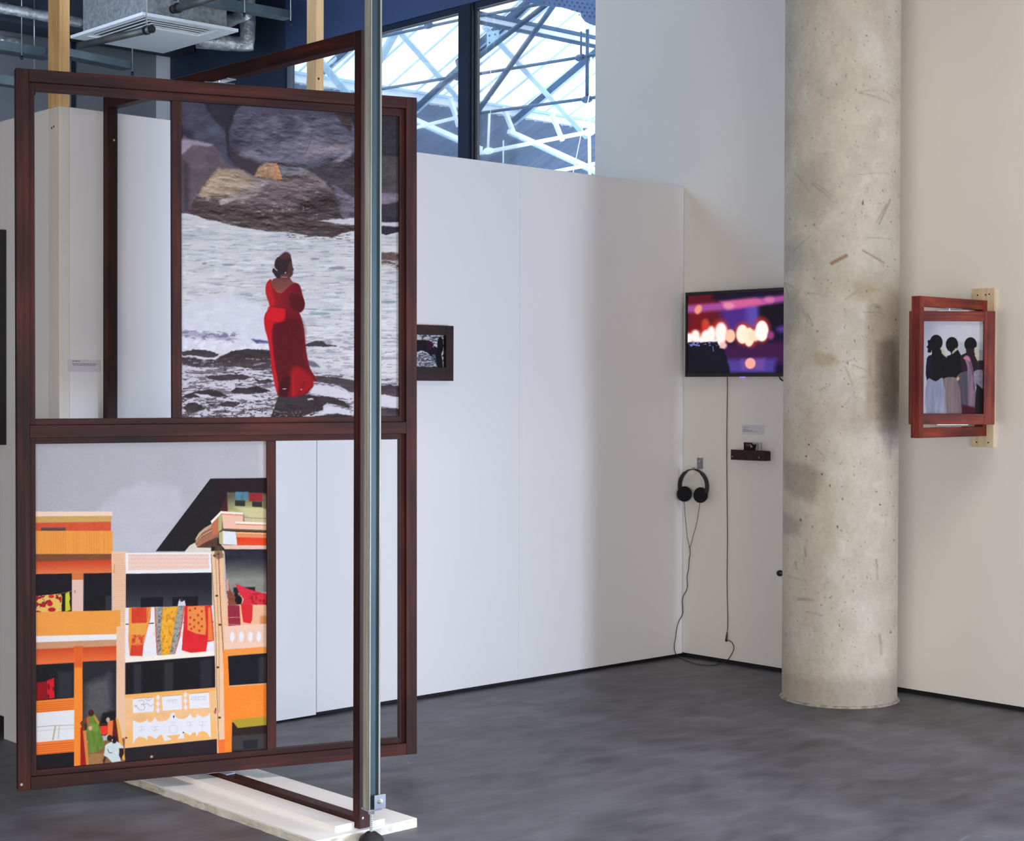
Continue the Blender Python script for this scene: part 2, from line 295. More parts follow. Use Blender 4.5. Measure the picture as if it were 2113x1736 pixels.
# ------------------------------------------------------------------ printed sheets: ink colours per grid point
def fbm(x, y, seed=0, octv=4):
    out = np.zeros_like(x, float); amp = 1.0; tot = 0; rs = np.random.RandomState(seed)
    for o in range(octv):
        T = rs.rand(128, 128); f = 2.0 ** o
        xs, ys = x * f + 37.1 * o, y * f + 11.7 * o
        xi, yi = np.floor(xs).astype(int), np.floor(ys).astype(int); fx, fy = xs - xi, ys - yi
        fx = fx * fx * (3 - 2 * fx); fy = fy * fy * (3 - 2 * fy)
        a = T[yi % 128, xi % 128]; b = T[yi % 128, (xi + 1) % 128]; c = T[(yi + 1) % 128, xi % 128]; d = T[(yi + 1) % 128, (xi + 1) % 128]
        out += amp * (a + (b - a) * fx + (c - a) * fy + (a - b - c + d) * fx * fy); tot += amp; amp *= 0.55
    return out / tot
class Sheet:
    """a drawing sheet; quad = its four corners (TL, TR, BR, BL) in image pixels; caption cards use their own units"""
    def __init__(s, quad, nx, ny, base=(200, 200, 200)):  # quads and shapes are image pixel coordinates, except on the caption cards
        src = [(0, 0), (1, 0), (1, 1), (0, 1)]; A = []; B = []
        for (u, v), (x, y) in zip(src, quad):
            A.append([u, v, 1, 0, 0, 0, -x * u, -x * v]); B.append(x); A.append([0, 0, 0, u, v, 1, -y * u, -y * v]); B.append(y)
        h = np.linalg.solve(np.array(A, float), np.array(B, float))
        U, V = np.meshgrid(np.linspace(0, 1, nx + 1), np.linspace(0, 1, ny + 1)); w = h[6] * U + h[7] * V + 1
        s.setup((h[0] * U + h[1] * V + h[2]) / w, (h[3] * U + h[4] * V + h[5]) / w, base)
        s.nx, s.ny = nx, ny
    def setup(s, X, Y, base):
        s.X, s.Y = X, Y; s.c = np.empty(X.shape + (3,)); s.c[:] = base
    sm = False
    def cov(s, pts, blur=1.0, rough=0.0, rs=8.0, seed=1):
        if s.sm and len(pts) > 4:
            n = len(pts); out = []
            for i in range(n):
                p0, p1, p2, p3 = (np.array(pts[(i + q) % n], float) for q in (-1, 0, 1, 2))
                for t in (0, 0.34, 0.67): out.append(0.5 * (2 * p1 + (p2 - p0) * t + (2 * p0 - 5 * p1 + 4 * p2 - p3) * t * t + (3 * p1 - p0 - 3 * p2 + p3) * t ** 3))
            pts = out
        pts = np.array(pts, float); m = blur + rough + 2
        x0, y0 = pts.min(0) - m; x1, y1 = pts.max(0) + m
        ok = (s.X >= x0) & (s.X <= x1) & (s.Y >= y0) & (s.Y <= y1)
        if not ok.any(): return None, None
        r = np.where(ok.any(1))[0]; c = np.where(ok.any(0))[0]; sl = (slice(r[0], r[-1] + 1), slice(c[0], c[-1] + 1))
        X, Y = s.X[sl].copy(), s.Y[sl].copy()
        if rough:
            X += (fbm(s.X[sl] / rs, s.Y[sl] / rs, seed) - 0.5) * 2 * rough; Y += (fbm(s.X[sl] / rs + 9, s.Y[sl] / rs + 5, seed + 1) - 0.5) * 2 * rough
        ins = np.zeros(X.shape, bool); d = np.full(X.shape, 1e9); n = len(pts)
        for i in range(n):
            ax, ay = pts[i]; bx, by = pts[(i + 1) % n]; ex, ey = bx - ax, by - ay; L = ex * ex + ey * ey + 1e-9
            t = np.clip(((X - ax) * ex + (Y - ay) * ey) / L, 0, 1); d = np.minimum(d, (X - ax - t * ex) ** 2 + (Y - ay - t * ey) ** 2)
            if ay != by:
                c2 = ((ay > Y) != (by > Y)) & (X < (bx - ax) * (Y - ay) / (by - ay) + ax); ins ^= c2
        sd = np.sqrt(d) * np.where(ins, 1, -1)
        return sl, np.clip(0.5 + sd / max(blur, 0.6), 0, 1)
    def put(s, sl, cv, col, amp=0, ns=(6, 6), seed=3, col2=None, g=None, a=1.0):
        X, Y = s.X[sl], s.Y[sl]; k = np.empty(X.shape + (3,)); k[:] = col
        if col2 is not None:
            (gx0, gy0, gx1, gy1) = g; dx, dy = gx1 - gx0, gy1 - gy0
            t = np.clip(((X - gx0) * dx + (Y - gy0) * dy) / (dx * dx + dy * dy), 0, 1)[..., None]; k = k * (1 - t) + np.array(col2, float) * t
        if amp: k = k + ((fbm(X / ns[0], Y / ns[1], seed) - 0.5) * 2 * amp)[..., None]
        cv = (cv * a)[..., None]; s.c[sl] = s.c[sl] * (1 - cv) + k * cv
    def poly(s, pts, col, blur=1.0, rough=0, rs=8, seed=1, **k):
        sl, cv = s.cov(pts, blur, rough, rs, seed)
        if sl: s.put(sl, cv, col, seed=seed + 2, **k)
    def spat(s, pts, col, thr=0.55, soft=0.06, ns=(6, 3), seed=5, a=1.0, blur=6):
        """scattered blotches of one colour inside an outline"""
        sl, cv = s.cov(pts, blur)
        if sl:
            n = fbm(s.X[sl] / ns[0], s.Y[sl] / ns[1], seed, 5); s.put(sl, cv * np.clip((n - thr) / soft, 0, 1), col, a=a)
    def relief(s, pts, amp, ns, seed=1, blur=8, d=(-1.2, -2.0), warp=0.0, a=1.0, tint=(1, .97, 1.0)):
        """rocky modelling of the picture: noise lit from the upper left"""
        sl, cv = s.cov(pts, blur)
        if not sl: return
        X, Y = s.X[sl], s.Y[sl]; w = (fbm(X / 40, Y / 40, seed + 7) - 0.5) * warp
        X2, Y2 = X * math.cos(0.5) + Y * math.sin(0.5) * 0.6 + w, Y - X * 0.18 + w
        h = lambda dx, dy: fbm((X2 + dx) / ns[0], (Y2 + dy) / ns[1], seed, 5)
        k = (h(0, 0) - h(*d)) * amp * (cv * a); s.c[sl] += k[..., None] * np.array(tint)
    def ell(s, cx, cy, rx, ry, col, blur=1.0, rot=0, **k):
        t = np.linspace(0, 2 * np.pi, 22)[:-1]; c, n = math.cos(rot), math.sin(rot)
        s.poly([(cx + rx * math.cos(q) * c - ry * math.sin(q) * n, cy + rx * math.cos(q) * n + ry * math.sin(q) * c) for q in t], col, blur, **k)
    def line(s, pts, w, col, a=1.0, blur=1.0):
        for (x0, y0), (x1, y1) in zip(pts, pts[1:]):
            L = math.hypot(x1 - x0, y1 - y0) + 1e-6; nx, ny = -(y1 - y0) / L * w / 2, (x1 - x0) / L * w / 2
            s.poly([(x0 + nx, y0 + ny), (x1 + nx, y1 + ny), (x1 - nx, y1 - ny), (x0 - nx, y0 - ny)], col, blur, a=a)
    def rows(s, x0, x1, ya, yb, n, col, w=0.8, a=0.6, slope=0.0):
        for i in range(n):
            y = ya + (yb - ya) * (i + 0.5) / n; s.line([(x0, y), (x1, y + slope * (x1 - x0))], w, col, a)
    def build(s, name, m, parent, P):
        """P(U, V) -> positions"""
        ny, nx = s.X.shape[0] - 1, s.X.shape[1] - 1
        U, V = np.meshgrid(np.linspace(0, 1, nx + 1), np.linspace(0, 1, ny + 1))
        co = np.stack(P(U, V), -1).reshape(-1, 3).astype(np.float32)
        i = np.arange((nx + 1) * (ny + 1)).reshape(ny + 1, nx + 1)
        q = np.stack([i[1:, :-1], i[1:, 1:], i[:-1, 1:], i[:-1, :-1]], -1).reshape(-1, 4).astype(np.int32)
        me = bpy.data.meshes.new(name); me.vertices.add(len(co)); me.vertices.foreach_set('co', co.ravel())
        me.loops.add(q.size); me.loops.foreach_set('vertex_index', q.ravel()); me.polygons.add(len(q))
        me.polygons.foreach_set('loop_start', np.arange(0, q.size, 4, dtype=np.int32)); me.update(calc_edges=True)
        ca = me.color_attributes.new('Ink', 'FLOAT_COLOR', 'POINT'); rgb = srgb(np.clip(s.c, 0, 255)).reshape(-1, 3)
        ca.data.foreach_set('color', np.concatenate([rgb, np.ones((len(rgb), 1))], 1).astype(np.float32).ravel())
        me.materials.append(m); o = bpy.data.objects.new(name, me); COL.objects.link(o)
        if parent: o.parent = parent
        return o
# ---- the two large prints -------------------------------------------------
def sea_print():
    s = Sheet([(374, 210), (824, 246), (828, 861), (377, 867)], 400, 560, (46, 44, 54)); s.sm = True
    X, Y = s.X, s.Y
    s.put((slice(None), slice(None)), np.ones(X.shape), (44, 42, 52), amp=10, ns=(30, 30))
    s.poly([(372, 205), (418, 212), (432, 232), (447, 252), (466, 272), (469, 300), (474, 326), (500, 352), (440, 330), (372, 300)], (70, 70, 86), 5, 2, amp=12, ns=(22, 14))
    s.ell(443, 272, 14, 9, (92, 94, 112), 12, a=0.7); s.poly([(372, 262), (400, 275), (400, 292), (372, 292)], (44, 42, 54), 12)
    s.poly([(492, 226), (520, 215), (640, 215), (712, 238), (735, 268), (745, 300), (740, 350), (690, 345), (650, 352), (600, 345), (560, 350), (525, 362), (500, 345), (480, 318), (474, 280), (482, 252)], (80, 78, 94), 5, 2, amp=18, ns=(34, 20))
    s.poly([(474, 300), (500, 318), (540, 340), (530, 366), (505, 356), (484, 334)], (62, 54, 62), 8)
    for pts, c in (([(590, 290), (640, 272), (727, 292), (728, 318), (690, 326), (640, 338), (560, 336), (500, 318), (540, 300)], (118, 114, 128)), ([(612, 245), (632, 258), (645, 280), (628, 282), (610, 268)], (120, 116, 130)), ([(640, 306), (700, 296), (724, 306), (690, 320), (645, 330), (630, 334)], (136, 124, 130))):
        s.poly(pts, c, 14, 4, 14, amp=22, ns=(16, 5), a=0.75)
    s.line([(648, 262), (645, 290), (633, 320)], 1.4, (66, 62, 74), 0.6, 2)
    s.spat([(520, 240), (727, 250), (727, 345), (540, 345)], (132, 126, 140), 0.55, 0.2, (30, 14), 21, 0.5, 24)
    s.spat([(480, 230), (727, 230), (727, 345), (520, 350)], (52, 50, 62), 0.58, 0.2, (34, 20), 23, 0.45, 24)
    s.poly([(694, 238), (720, 238), (727, 250), (727, 275), (712, 262)], (62, 46, 46), 3)
    s.poly([(372, 291), (400, 292), (420, 297), (442, 300), (456, 318), (470, 336), (498, 356), (470, 372), (440, 420), (372, 452)], (96, 84, 92), 4, 2, amp=10, ns=(26, 18))
    s.poly([(372, 290), (405, 291), (440, 300), (430, 304), (400, 300), (385, 312), (372, 320)], (152, 142, 154), 5, 2)
    s.poly([(378, 330), (392, 340), (392, 436), (380, 440)], (62, 54, 62), 8, a=0.8)
    # far right rocks
    s.poly([(652, 348), (700, 330), (727, 322), (745, 322), (745, 420), (716, 408), (695, 390), (665, 366)], (68, 62, 68), 5, 2, amp=8, ns=(20, 20))
    s.poly([(690, 336), (727, 312), (727, 326), (706, 338)], (150, 142, 154), 5, a=0.8)
    s.poly([(688, 386), (705, 392), (727, 408), (745, 420), (745, 458), (706, 450), (698, 425)], (104, 98, 112), 4, 3, amp=24, ns=(12, 4))
    s.poly([(740, 240), (826, 246), (826, 330), (740, 322)], (50, 48, 54), 4, amp=6); s.poly([(740, 322), (826, 328), (826, 402), (740, 398)], (76, 70, 72), 3, amp=8, ns=(20, 20))
    s.poly([(740, 398), (800, 402), (826, 404), (826, 436), (790, 442), (740, 440)], (118, 112, 124), 5, 2, amp=26, ns=(14, 5)); s.poly([(780, 428), (828, 420), (828, 452), (780, 448)], (54, 50, 56), 4, 2)
    # central rock with warm face
    s.sm = False
    body = [(392, 446), (398, 420), (412, 398), (430, 372), (454, 350), (482, 350), (504, 352), (522, 366), (534, 350), (548, 338), (572, 338), (590, 338), (622, 346), (652, 362), (670, 376), (690, 396), (702, 430), (708, 452), (745, 462), (745, 486), (690, 490), (640, 488), (560, 480), (480, 472), (430, 456)]
    s.poly(body, (80, 66, 66), 2, 1.5, amp=10, ns=(30, 14))
    s.poly([(452, 350), (504, 352), (522, 366), (560, 372), (620, 374), (672, 380), (690, 396), (650, 404), (600, 400), (560, 412), (500, 420), (470, 412)], (150, 136, 134), 8, 4, amp=22, ns=(18, 6))
    s.poly([(560, 376), (640, 372), (690, 392), (690, 412), (640, 420), (600, 440), (560, 440), (500, 420), (540, 396)], (104, 90, 92), 10, 4, amp=18, ns=(30, 8), a=0.85)
    s.poly([(632, 402), (690, 392), (702, 430), (706, 452), (640, 458), (610, 440)], (62, 54, 54), 14, 2, a=0.85)
    s.poly([(408, 402), (430, 374), (454, 351), (484, 351), (522, 368), (526, 380), (505, 392), (486, 402), (462, 414), (446, 410), (430, 412)], (158, 138, 120), 7, 4, 5, amp=22, ns=(16, 5)); s.poly([(428, 380), (452, 354), (464, 362), (448, 396), (432, 408), (414, 402)], (176, 154, 130), 8, 3, amp=12, ns=(6, 6))
    s.poly([(452, 416), (476, 404), (500, 410), (480, 418), (458, 424)], (164, 150, 144), 3, 2)
    s.poly([(526, 366), (536, 350), (548, 338), (574, 339), (580, 352), (584, 372), (570, 374), (556, 370)], (168, 134, 106), 3, 3, 4, amp=26, ns=(5, 10)); s.poly([(569, 342), (578, 344), (586, 372), (574, 372), (568, 362)], (186, 132, 96), 3, 3, 3, amp=24, ns=(4, 6))
    s.poly([(578, 342), (622, 348), (640, 358), (604, 366), (584, 366)], (108, 104, 112), 4, 2, amp=18, ns=(12, 4))
    s.poly([(622, 346), (652, 358), (676, 378), (686, 394), (668, 388), (640, 372), (610, 362)], (140, 128, 136), 9, 4, 6, a=0.6, amp=20, ns=(10, 4))
    s.spat([(440, 400), (700, 380), (700, 455), (470, 470)], (164, 150, 150), 0.66, 0.08, (14, 5), 31, 0.5, 10); s.spat([(560, 420), (640, 410), (640, 440), (560, 440)], (180, 166, 166), 0.62, 0.06, (5, 3), 33, 0.6, 8)
    s.spat([(400, 400), (740, 400), (740, 486), (400, 470)], (54, 44, 44), 0.6, 0.12, (26, 6), 35, 0.5, 10)
    for pts, am, ns, sd in (([(372, 212), (470, 240), (474, 330), (372, 300)], 70, (40, 26), 201), ([(485, 232), (727, 240), (740, 350), (560, 350), (480, 318)], 260, (46, 22), 203), ([(372, 290), (450, 305), (500, 356), (400, 450), (372, 445)], 70, (36, 30), 205), ([(655, 340), (745, 322), (745, 470), (700, 440)], 150, (34, 18), 207), (body, 260, (40, 15), 209), ([(745, 250), (826, 250), (826, 470), (745, 470)], 60, (30, 24), 211)):
        s.relief(pts, am, ns, sd, 10, warp=12)
    # the sea
    sea = [(370, 441), (395, 443), (412, 448), (430, 455), (456, 459), (480, 467), (520, 474), (560, 480), (600, 481), (640, 489), (690, 492), (712, 484), (745, 478), (785, 484), (800, 488), (832, 482), (832, 872), (370, 872)]
    s.poly(sea, (196, 196, 198), 2, 1.5, 7, amp=12, ns=(60, 12), col2=(206, 203, 206), g=(560, 480, 560, 740))
    S = [(370, 450), (640, 495), (832, 490), (832, 740), (370, 740)]
    s.spat(S, (156, 160, 170), 0.54, 0.14, (34, 3.2), 41, 0.55, 14); s.spat(S, (116, 124, 136), 0.62, 0.10, (26, 2.4), 43, 0.55, 14); s.spat(S, (222, 222, 226), 0.58, 0.12, (30, 5), 47, 0.6, 14)
    s.poly([(660, 458), (745, 452), (745, 468), (780, 462), (828, 462), (828, 472), (706, 466)], (206, 204, 212), 3, 2, a=0.9)
    s.spat([(590, 482), (727, 484), (727, 500), (600, 494)], (70, 64, 76), 0.55, 0.05, (16, 2), 49, 0.8)
    for x, y, w, h, c in ((664, 650, 34, 3.2, (124, 152, 156)), (690, 642, 30, 2.5, (140, 158, 164)), (618, 602, 24, 2.5, (130, 144, 154)), (806, 626, 26, 2.6, (110, 140, 142)), (700, 556, 26, 3, (120, 122, 132)), (424, 546, 8, 2, (120, 126, 132)), (474, 549, 20, 2, (120, 126, 132)), (654, 537, 14, 2, (122, 122, 132)), (454, 589, 12, 3, (156, 162, 170)), (400, 606, 20, 3, (168, 170, 178))):
        s.ell(x, y, w / 1.5, h, c, 3, a=0.8)
    s.poly([(784, 525), (812, 523), (832, 528), (832, 560), (806, 552), (784, 546)], (96, 78, 76), 3, 3, amp=20, ns=(8, 3)); s.spat([(784, 540), (832, 540), (832, 562), (800, 556)], (190, 184, 190), 0.5, 0.1, (8, 3), 51, 0.8)
    # breaking wave and foam
    s.poly([(370, 636), (420, 620), (470, 610), (520, 622), (558, 640), (565, 730), (370, 735)], (208, 208, 218), 14, 5, amp=10, ns=(18, 8), a=0.9)
    s.poly([(376, 686), (410, 688), (470, 694), (500, 706), (470, 706), (430, 700), (390, 698), (376, 698)], (158, 154, 176), 4, 4, 8, a=0.8); s.spat([(374, 684), (500, 690), (500, 710), (374, 702)], (104, 98, 124), 0.55, 0.08, (9, 3), 53, 0.7)
    s.poly([(522, 703), (556, 706), (560, 711), (534, 712)], (70, 66, 110), 3, 2, a=0.9); s.spat([(374, 700), (560, 712), (560, 730), (374, 728)], (226, 226, 236), 0.5, 0.1, (12, 6), 55, 0.8)
    s.spat([(630, 690), (832, 690), (832, 780), (640, 780)], (140, 140, 152), 0.56, 0.08, (18, 2.5), 57, 0.7, 10)
    s.poly([(634, 714), (650, 707), (668, 706), (680, 713), (700, 716), (700, 718), (660, 718), (634, 717)], (62, 56, 62), 2, 2, 6, amp=20, ns=(6, 2))
    s.poly([(640, 746), (655, 750), (666, 760), (650, 761), (641, 756)], (98, 92, 104), 3, 2, a=0.9)
    # lower rock shelf
    low = [(370, 742), (568, 742), (650, 770), (832, 786), (832, 872), (370, 872)]
    s.poly([(370, 736), (568, 738), (640, 762), (700, 768), (832, 784), (832, 872), (370, 872)], (192, 188, 198), 8, 4, amp=10, ns=(30, 6), a=0.85)
    s.spat(low, (104, 94, 102), 0.55, 0.05, (20, 3.2), 61, 0.85, 8); s.spat(low, (66, 58, 64), 0.63, 0.05, (12, 2.6), 63, 0.9, 8); s.spat([(370, 820), (600, 820), (600, 872), (370, 872)], (72, 62, 68), 0.56, 0.05, (7, 3), 65, 0.8, 8)
    DK = (56, 48, 50)
    for pts in ([(376, 730), (400, 725), (436, 727), (456, 735), (444, 742), (424, 743), (402, 738), (378, 737)],
                [(448, 744), (466, 735), (488, 726), (520, 724), (562, 726), (566, 768), (530, 766), (494, 760), (455, 762), (420, 763), (378, 757), (376, 741), (408, 741), (424, 748)],
                [(428, 780), (450, 778), (480, 776), (505, 776), (524, 783), (510, 788), (480, 788), (455, 791), (436, 786)], [(525, 783), (542, 788), (562, 786), (570, 790), (552, 796), (532, 790)],
                [(479, 813), (492, 803), (512, 804), (534, 800), (550, 804), (566, 811), (545, 815), (524, 816), (508, 819), (490, 816)],
                [(376, 824), (404, 812), (436, 808), (458, 813), (472, 820), (450, 824), (416, 823), (392, 828)], [(380, 848), (390, 838), (404, 835), (420, 842), (427, 848), (408, 856), (388, 856)],
                [(452, 838), (474, 832), (500, 838), (486, 845), (462, 844)], [(563, 866), (570, 846), (576, 826), (582, 818), (636, 818), (660, 820), (690, 822), (716, 832), (727, 842), (727, 846), (706, 840), (682, 834), (672, 842), (676, 850), (650, 855), (628, 866)],
                [(655, 778), (690, 780), (727, 786), (745, 790), (745, 812), (720, 806), (700, 797), (676, 795), (660, 790)], [(715, 800), (745, 802), (745, 812), (724, 812)],
                [(778, 800), (806, 796), (832, 798), (832, 822), (806, 822), (782, 816)], [(782, 846), (806, 844), (832, 848), (832, 866), (782, 866)], [(650, 864), (700, 856), (732, 862), (732, 870), (650, 870)]):
        s.poly(pts, DK, 2, 2.5, 6, amp=16, ns=(14, 4), col2=(74, 64, 68), g=(0, pts[0][1] - 6, 0, pts[0][1] + 12))
    s.spat([(376, 742), (566, 742), (566, 768), (376, 764)], (150, 144, 160), 0.60, 0.05, (9, 3), 67, 0.7, 3)
    s.poly([(402, 737), (440, 743), (456, 741), (448, 746), (410, 744)], (206, 200, 204), 1.5, 1)
    for pts in ([(652, 800), (680, 797), (706, 806), (727, 816), (727, 828), (700, 824), (670, 818), (645, 816)], [(745, 808), (826, 822), (826, 844), (745, 838)], [(672, 846), (690, 840), (727, 850), (727, 860), (700, 856), (672, 858)], [(640, 826), (652, 826), (652, 829), (641, 829)], [(403, 817), (430, 818), (448, 825), (420, 825)], [(472, 824), (500, 816), (560, 828), (520, 830)]):
        s.poly(pts, (206, 202, 212), 2, 2, a=0.95)
    s.spat([(570, 850), (640, 850), (640, 866), (566, 866)], (128, 116, 122), 0.6, 0.05, (4, 3), 69, 0.8, 3)
    # woman in the long red dress
    s.sm = True
    skirt = [(564, 634), (559, 641), (552, 650), (549.5, 661), (551, 680), (556, 697), (560, 718), (563, 740), (565, 763), (570, 786), (575, 806), (578, 819), (588, 823), (600, 822), (608, 825), (622, 820), (636, 818), (645, 808), (652, 800), (651, 790), (660, 790), (656, 781), (650, 772), (644, 760), (639, 740), (636, 720), (634, 700), (632, 682), (628, 664), (622, 648), (610, 636)]
    s.poly(skirt, (112, 16, 26), 1.2, amp=5, ns=(8, 30)); s.poly([(572, 668), (625, 662), (634, 740), (640, 790), (612, 800), (580, 806), (574, 760), (570, 710)], (84, 16, 24), 14, 2, a=0.85)
    s.poly([(563, 635), (556, 644), (549.5, 660), (552, 684), (558, 705), (563, 740), (566, 766), (574, 806), (579, 816), (578, 790), (571, 752), (567, 716), (565, 690), (570, 670), (590, 662)], (196, 22, 34), 4); s.poly([(564, 635), (590, 638), (593, 650), (590, 664), (572, 668), (560, 662), (556, 650)], (204, 24, 36), 5)
    s.line([(562, 668), (582, 668), (594, 660)], 1, (150, 16, 26), 0.8, 2); s.line([(572, 645), (590, 645)], 1, (160, 18, 28), 0.6, 2)
    s.poly([(606, 765), (622, 760), (640, 772), (652, 790), (648, 802), (630, 816), (610, 822), (604, 800)], (158, 18, 26), 8, a=0.9); s.poly([(586, 790), (603, 780), (600, 818), (590, 822), (580, 816)], (58, 10, 16), 6, a=0.8); s.line([(612, 775), (609, 820)], 3, (190, 26, 30), 0.7, 4); s.line([(634, 790), (622, 815)], 3, (110, 12, 20), 0.7, 4)
    s.ell(592, 806, 4, 1, (190, 180, 186)); s.ell(627, 807, 1.4, 1.2, (220, 190, 160))
    s.poly([(564, 580), (559, 581), (553.5, 588), (552, 602), (554, 614), (559, 626), (563, 636), (590, 640), (612, 644), (622, 648), (631, 641), (633.5, 628), (629, 612), (624, 594), (619, 588), (611, 586), (600, 592), (585, 607), (572, 600)], (142, 26, 32), 1.2, col2=(96, 18, 26), g=(570, 610, 628, 620))
    s.poly([(562, 580), (554, 590), (552.5, 604), (557, 622), (563, 634), (572, 630), (566, 606), (564, 592)], (186, 32, 36), 4, a=0.85); s.poly([(600, 612), (622, 612), (632, 628), (630, 641), (622, 647), (606, 636)], (74, 16, 22), 6, a=0.7)
    s.poly([(566, 580), (574, 576), (588, 570), (600, 574), (607, 583), (612, 587), (602, 592), (586, 607), (574, 602), (565, 592)], (110, 62, 56), 2, col2=(132, 74, 66), g=(580, 575, 586, 606))
    s.poly([(570, 551), (571, 542), (575, 535), (581, 531), (586, 527), (592, 523), (597, 523.5), (602, 527), (604.5, 534), (606, 542), (607, 549), (608, 554), (610.5, 558.5), (608, 561), (608, 565), (607.5, 570), (604, 574), (599, 575.5), (594, 572), (588, 573), (580, 577), (574, 575), (570, 569), (566, 564), (566, 559), (568, 556), (572, 557)], (50, 36, 40), 1.8, 0.6, 3, amp=7, ns=(4, 4))
    s.poly([(580, 533), (588, 524), (594, 521), (602, 525), (604, 533), (596, 536), (587, 537)], (104, 56, 54), 5, 1, 3, a=0.5); s.poly([(601, 543), (606, 546), (608, 556), (609, 560), (607, 570), (601, 575), (596, 568), (597, 556)], (86, 50, 50), 3, a=0.85); s.poly([(584, 570), (596, 568), (602, 576), (601, 580), (584, 577)], (96, 56, 54), 2)
    s.line([(571, 557), (576, 561)], 1.5, (206, 190, 196)); s.line([(584, 574), (597, 575)], 1.4, (176, 150, 150), 0.8); s.ell(593, 565.5, 1.1, 1.3, (230, 220, 220))
    # grain of the paper print
    s.c += ((fbm(X / 2.2, Y / 2.0, 99, 3) - 0.5) * 14)[..., None]
    return s
def house_print():
    s = Sheet([(71, 926), (552, 918), (555, 1556), (75, 1592)], 430, 560, (172, 175, 184))
    X, Y = s.X, s.Y; P = s.poly
    s.put((slice(None), slice(None)), np.ones(X.shape), (166, 167, 172), amp=4, ns=(60, 60), col2=(176, 175, 180), g=(100, 930, 400, 1140))
    P([(200, 1060), (222, 1042), (245, 1020), (290, 1006), (330, 1012), (372, 1018), (380, 1060), (350, 1110), (330, 1150), (200, 1150)], (184, 183, 190), 16, 8, 18, amp=5, ns=(30, 20))
    P([(535, 924), (556, 924), (556, 996), (538, 996)], (198, 192, 192), 10, a=0.6)
    DK = (26, 24, 30)
    # dark gable of the building on the right
    P([(321, 1146), (435, 996), (560, 994), (560, 1146)], (30, 27, 30), 1.2, amp=3); P([(452, 1058), (472, 1024), (556, 1020), (556, 1000), (440, 1000), (440, 1050)], (40, 22, 26), 12, a=0.7)
    P([(455, 1062), (470, 1030), (474, 1030), (474, 1064)], (82, 26, 34), 5, a=0.8)
    P([(470, 1024), (556, 1026), (556, 1095), (504, 1070), (472, 1064)], (92, 88, 72), 3, col2=(176, 168, 110), g=(510, 1030, 512, 1062), amp=10, ns=(8, 8)); P([(486, 1054), (556, 1056), (556, 1098), (504, 1084), (504, 1066)], (206, 198, 152), 6, a=0.8)
    P([(488, 1023), (515, 1023), (515, 1040), (486, 1040)], (78, 122, 142), 2, amp=26, ns=(3, 30)); P([(516, 1026), (547, 1026), (547, 1043), (517, 1043)], (146, 38, 44), 2, amp=12, ns=(4, 30))
    for q in ([(487, 1041), (508, 1041), (508, 1053), (487, 1052)], [(523, 1043), (544, 1044), (544, 1055), (523, 1054)]): P(q, (44, 44, 40), 1.5)
    P([(545, 1030), (556, 1030), (556, 1060), (545, 1056)], (118, 110, 84), 3, a=0.8)
    # curved and square cream balconies
    P([(404, 1136), (404, 1122), (410, 1110), (422, 1098), (438, 1089), (452, 1106), (452, 1118), (442, 1126), (436, 1138)], (158, 108, 78), 1.5, amp=12, ns=(6, 6)); P([(408, 1138), (424, 1128), (442, 1120), (450, 1116), (450, 1136)], (86, 54, 44), 2)
    for k in range(5): s.line([(404 + k * 1.5, 1134 - k * 5), (416 + k, 1118 - k * 4), (438, 1106 - k * 3.2)], 1.0, (226, 190, 158) if k % 2 else (110, 70, 48), 0.8)
    P([(404, 1120), (412, 1107), (424, 1098), (438, 1090), (438, 1094), (424, 1103), (412, 1113), (406, 1124)], (190, 170, 144), 1, a=0.9)
    P([(438, 1086), (452, 1074), (452, 1108), (440, 1116)], (190, 110, 74), 1); P([(452, 1074), (460, 1068), (460, 1104), (452, 1108)], (178, 168, 116), 1)
    P([(459, 1067), (504, 1070), (504, 1084), (556, 1087), (556, 1103), (462, 1100)], (232, 186, 160), 1.2); P([(436, 1084), (457, 1063), (504, 1066), (504, 1070), (459, 1067.5), (438, 1089)], (240, 226, 212), 1); s.line([(460, 1069.5), (503, 1072)], 1.4, (206, 110, 64), 0.8)
    P([(506, 1076), (556, 1078), (556, 1087), (508, 1085)], (216, 206, 170), 1)
    for k in range(17): s.line([(507 + k * 2.9, 1077), (507.5 + k * 2.9, 1085)], 0.9, (136, 116, 84), 0.8)
    s.line([(505, 1076.5), (556, 1078.5)], 1.2, (150, 124, 84)); P([(487, 1084.5), (556, 1087.5), (556, 1091), (488, 1088.5)], (244, 232, 220), 0.8); s.line([(489, 1090), (556, 1092.5)], 1.6, (214, 110, 60), 0.9)
    P([(452, 1107), (461, 1099), (556, 1102.5), (556, 1106), (462, 1103), (454, 1111)], (96, 80, 48), 1); P([(453, 1108), (462, 1104), (462, 1134), (454, 1130)], (178, 172, 120), 1)
    P([(461, 1104), (489, 1106), (492, 1133), (462, 1132)], (222, 222, 226), 1, amp=6); P([(489, 1106), (556, 1108), (556, 1112), (490, 1110)], (242, 176, 120), 1); P([(490, 1110), (556, 1112), (556, 1134), (492, 1133)], (222, 62, 32), 1, col2=(226, 72, 34), g=(0, 1118, 0, 1130)); P([(490, 1110), (556, 1112), (556, 1119), (491, 1117)], (226, 140, 100), 2)
    P([(458, 1133), (556, 1134), (556, 1143), (466, 1142)], (226, 186, 168), 1)
    P([(382, 1146), (392, 1134), (403, 1128), (408, 1138), (437, 1139), (437, 1148), (382, 1149)], (212, 206, 186), 1.5, amp=10)
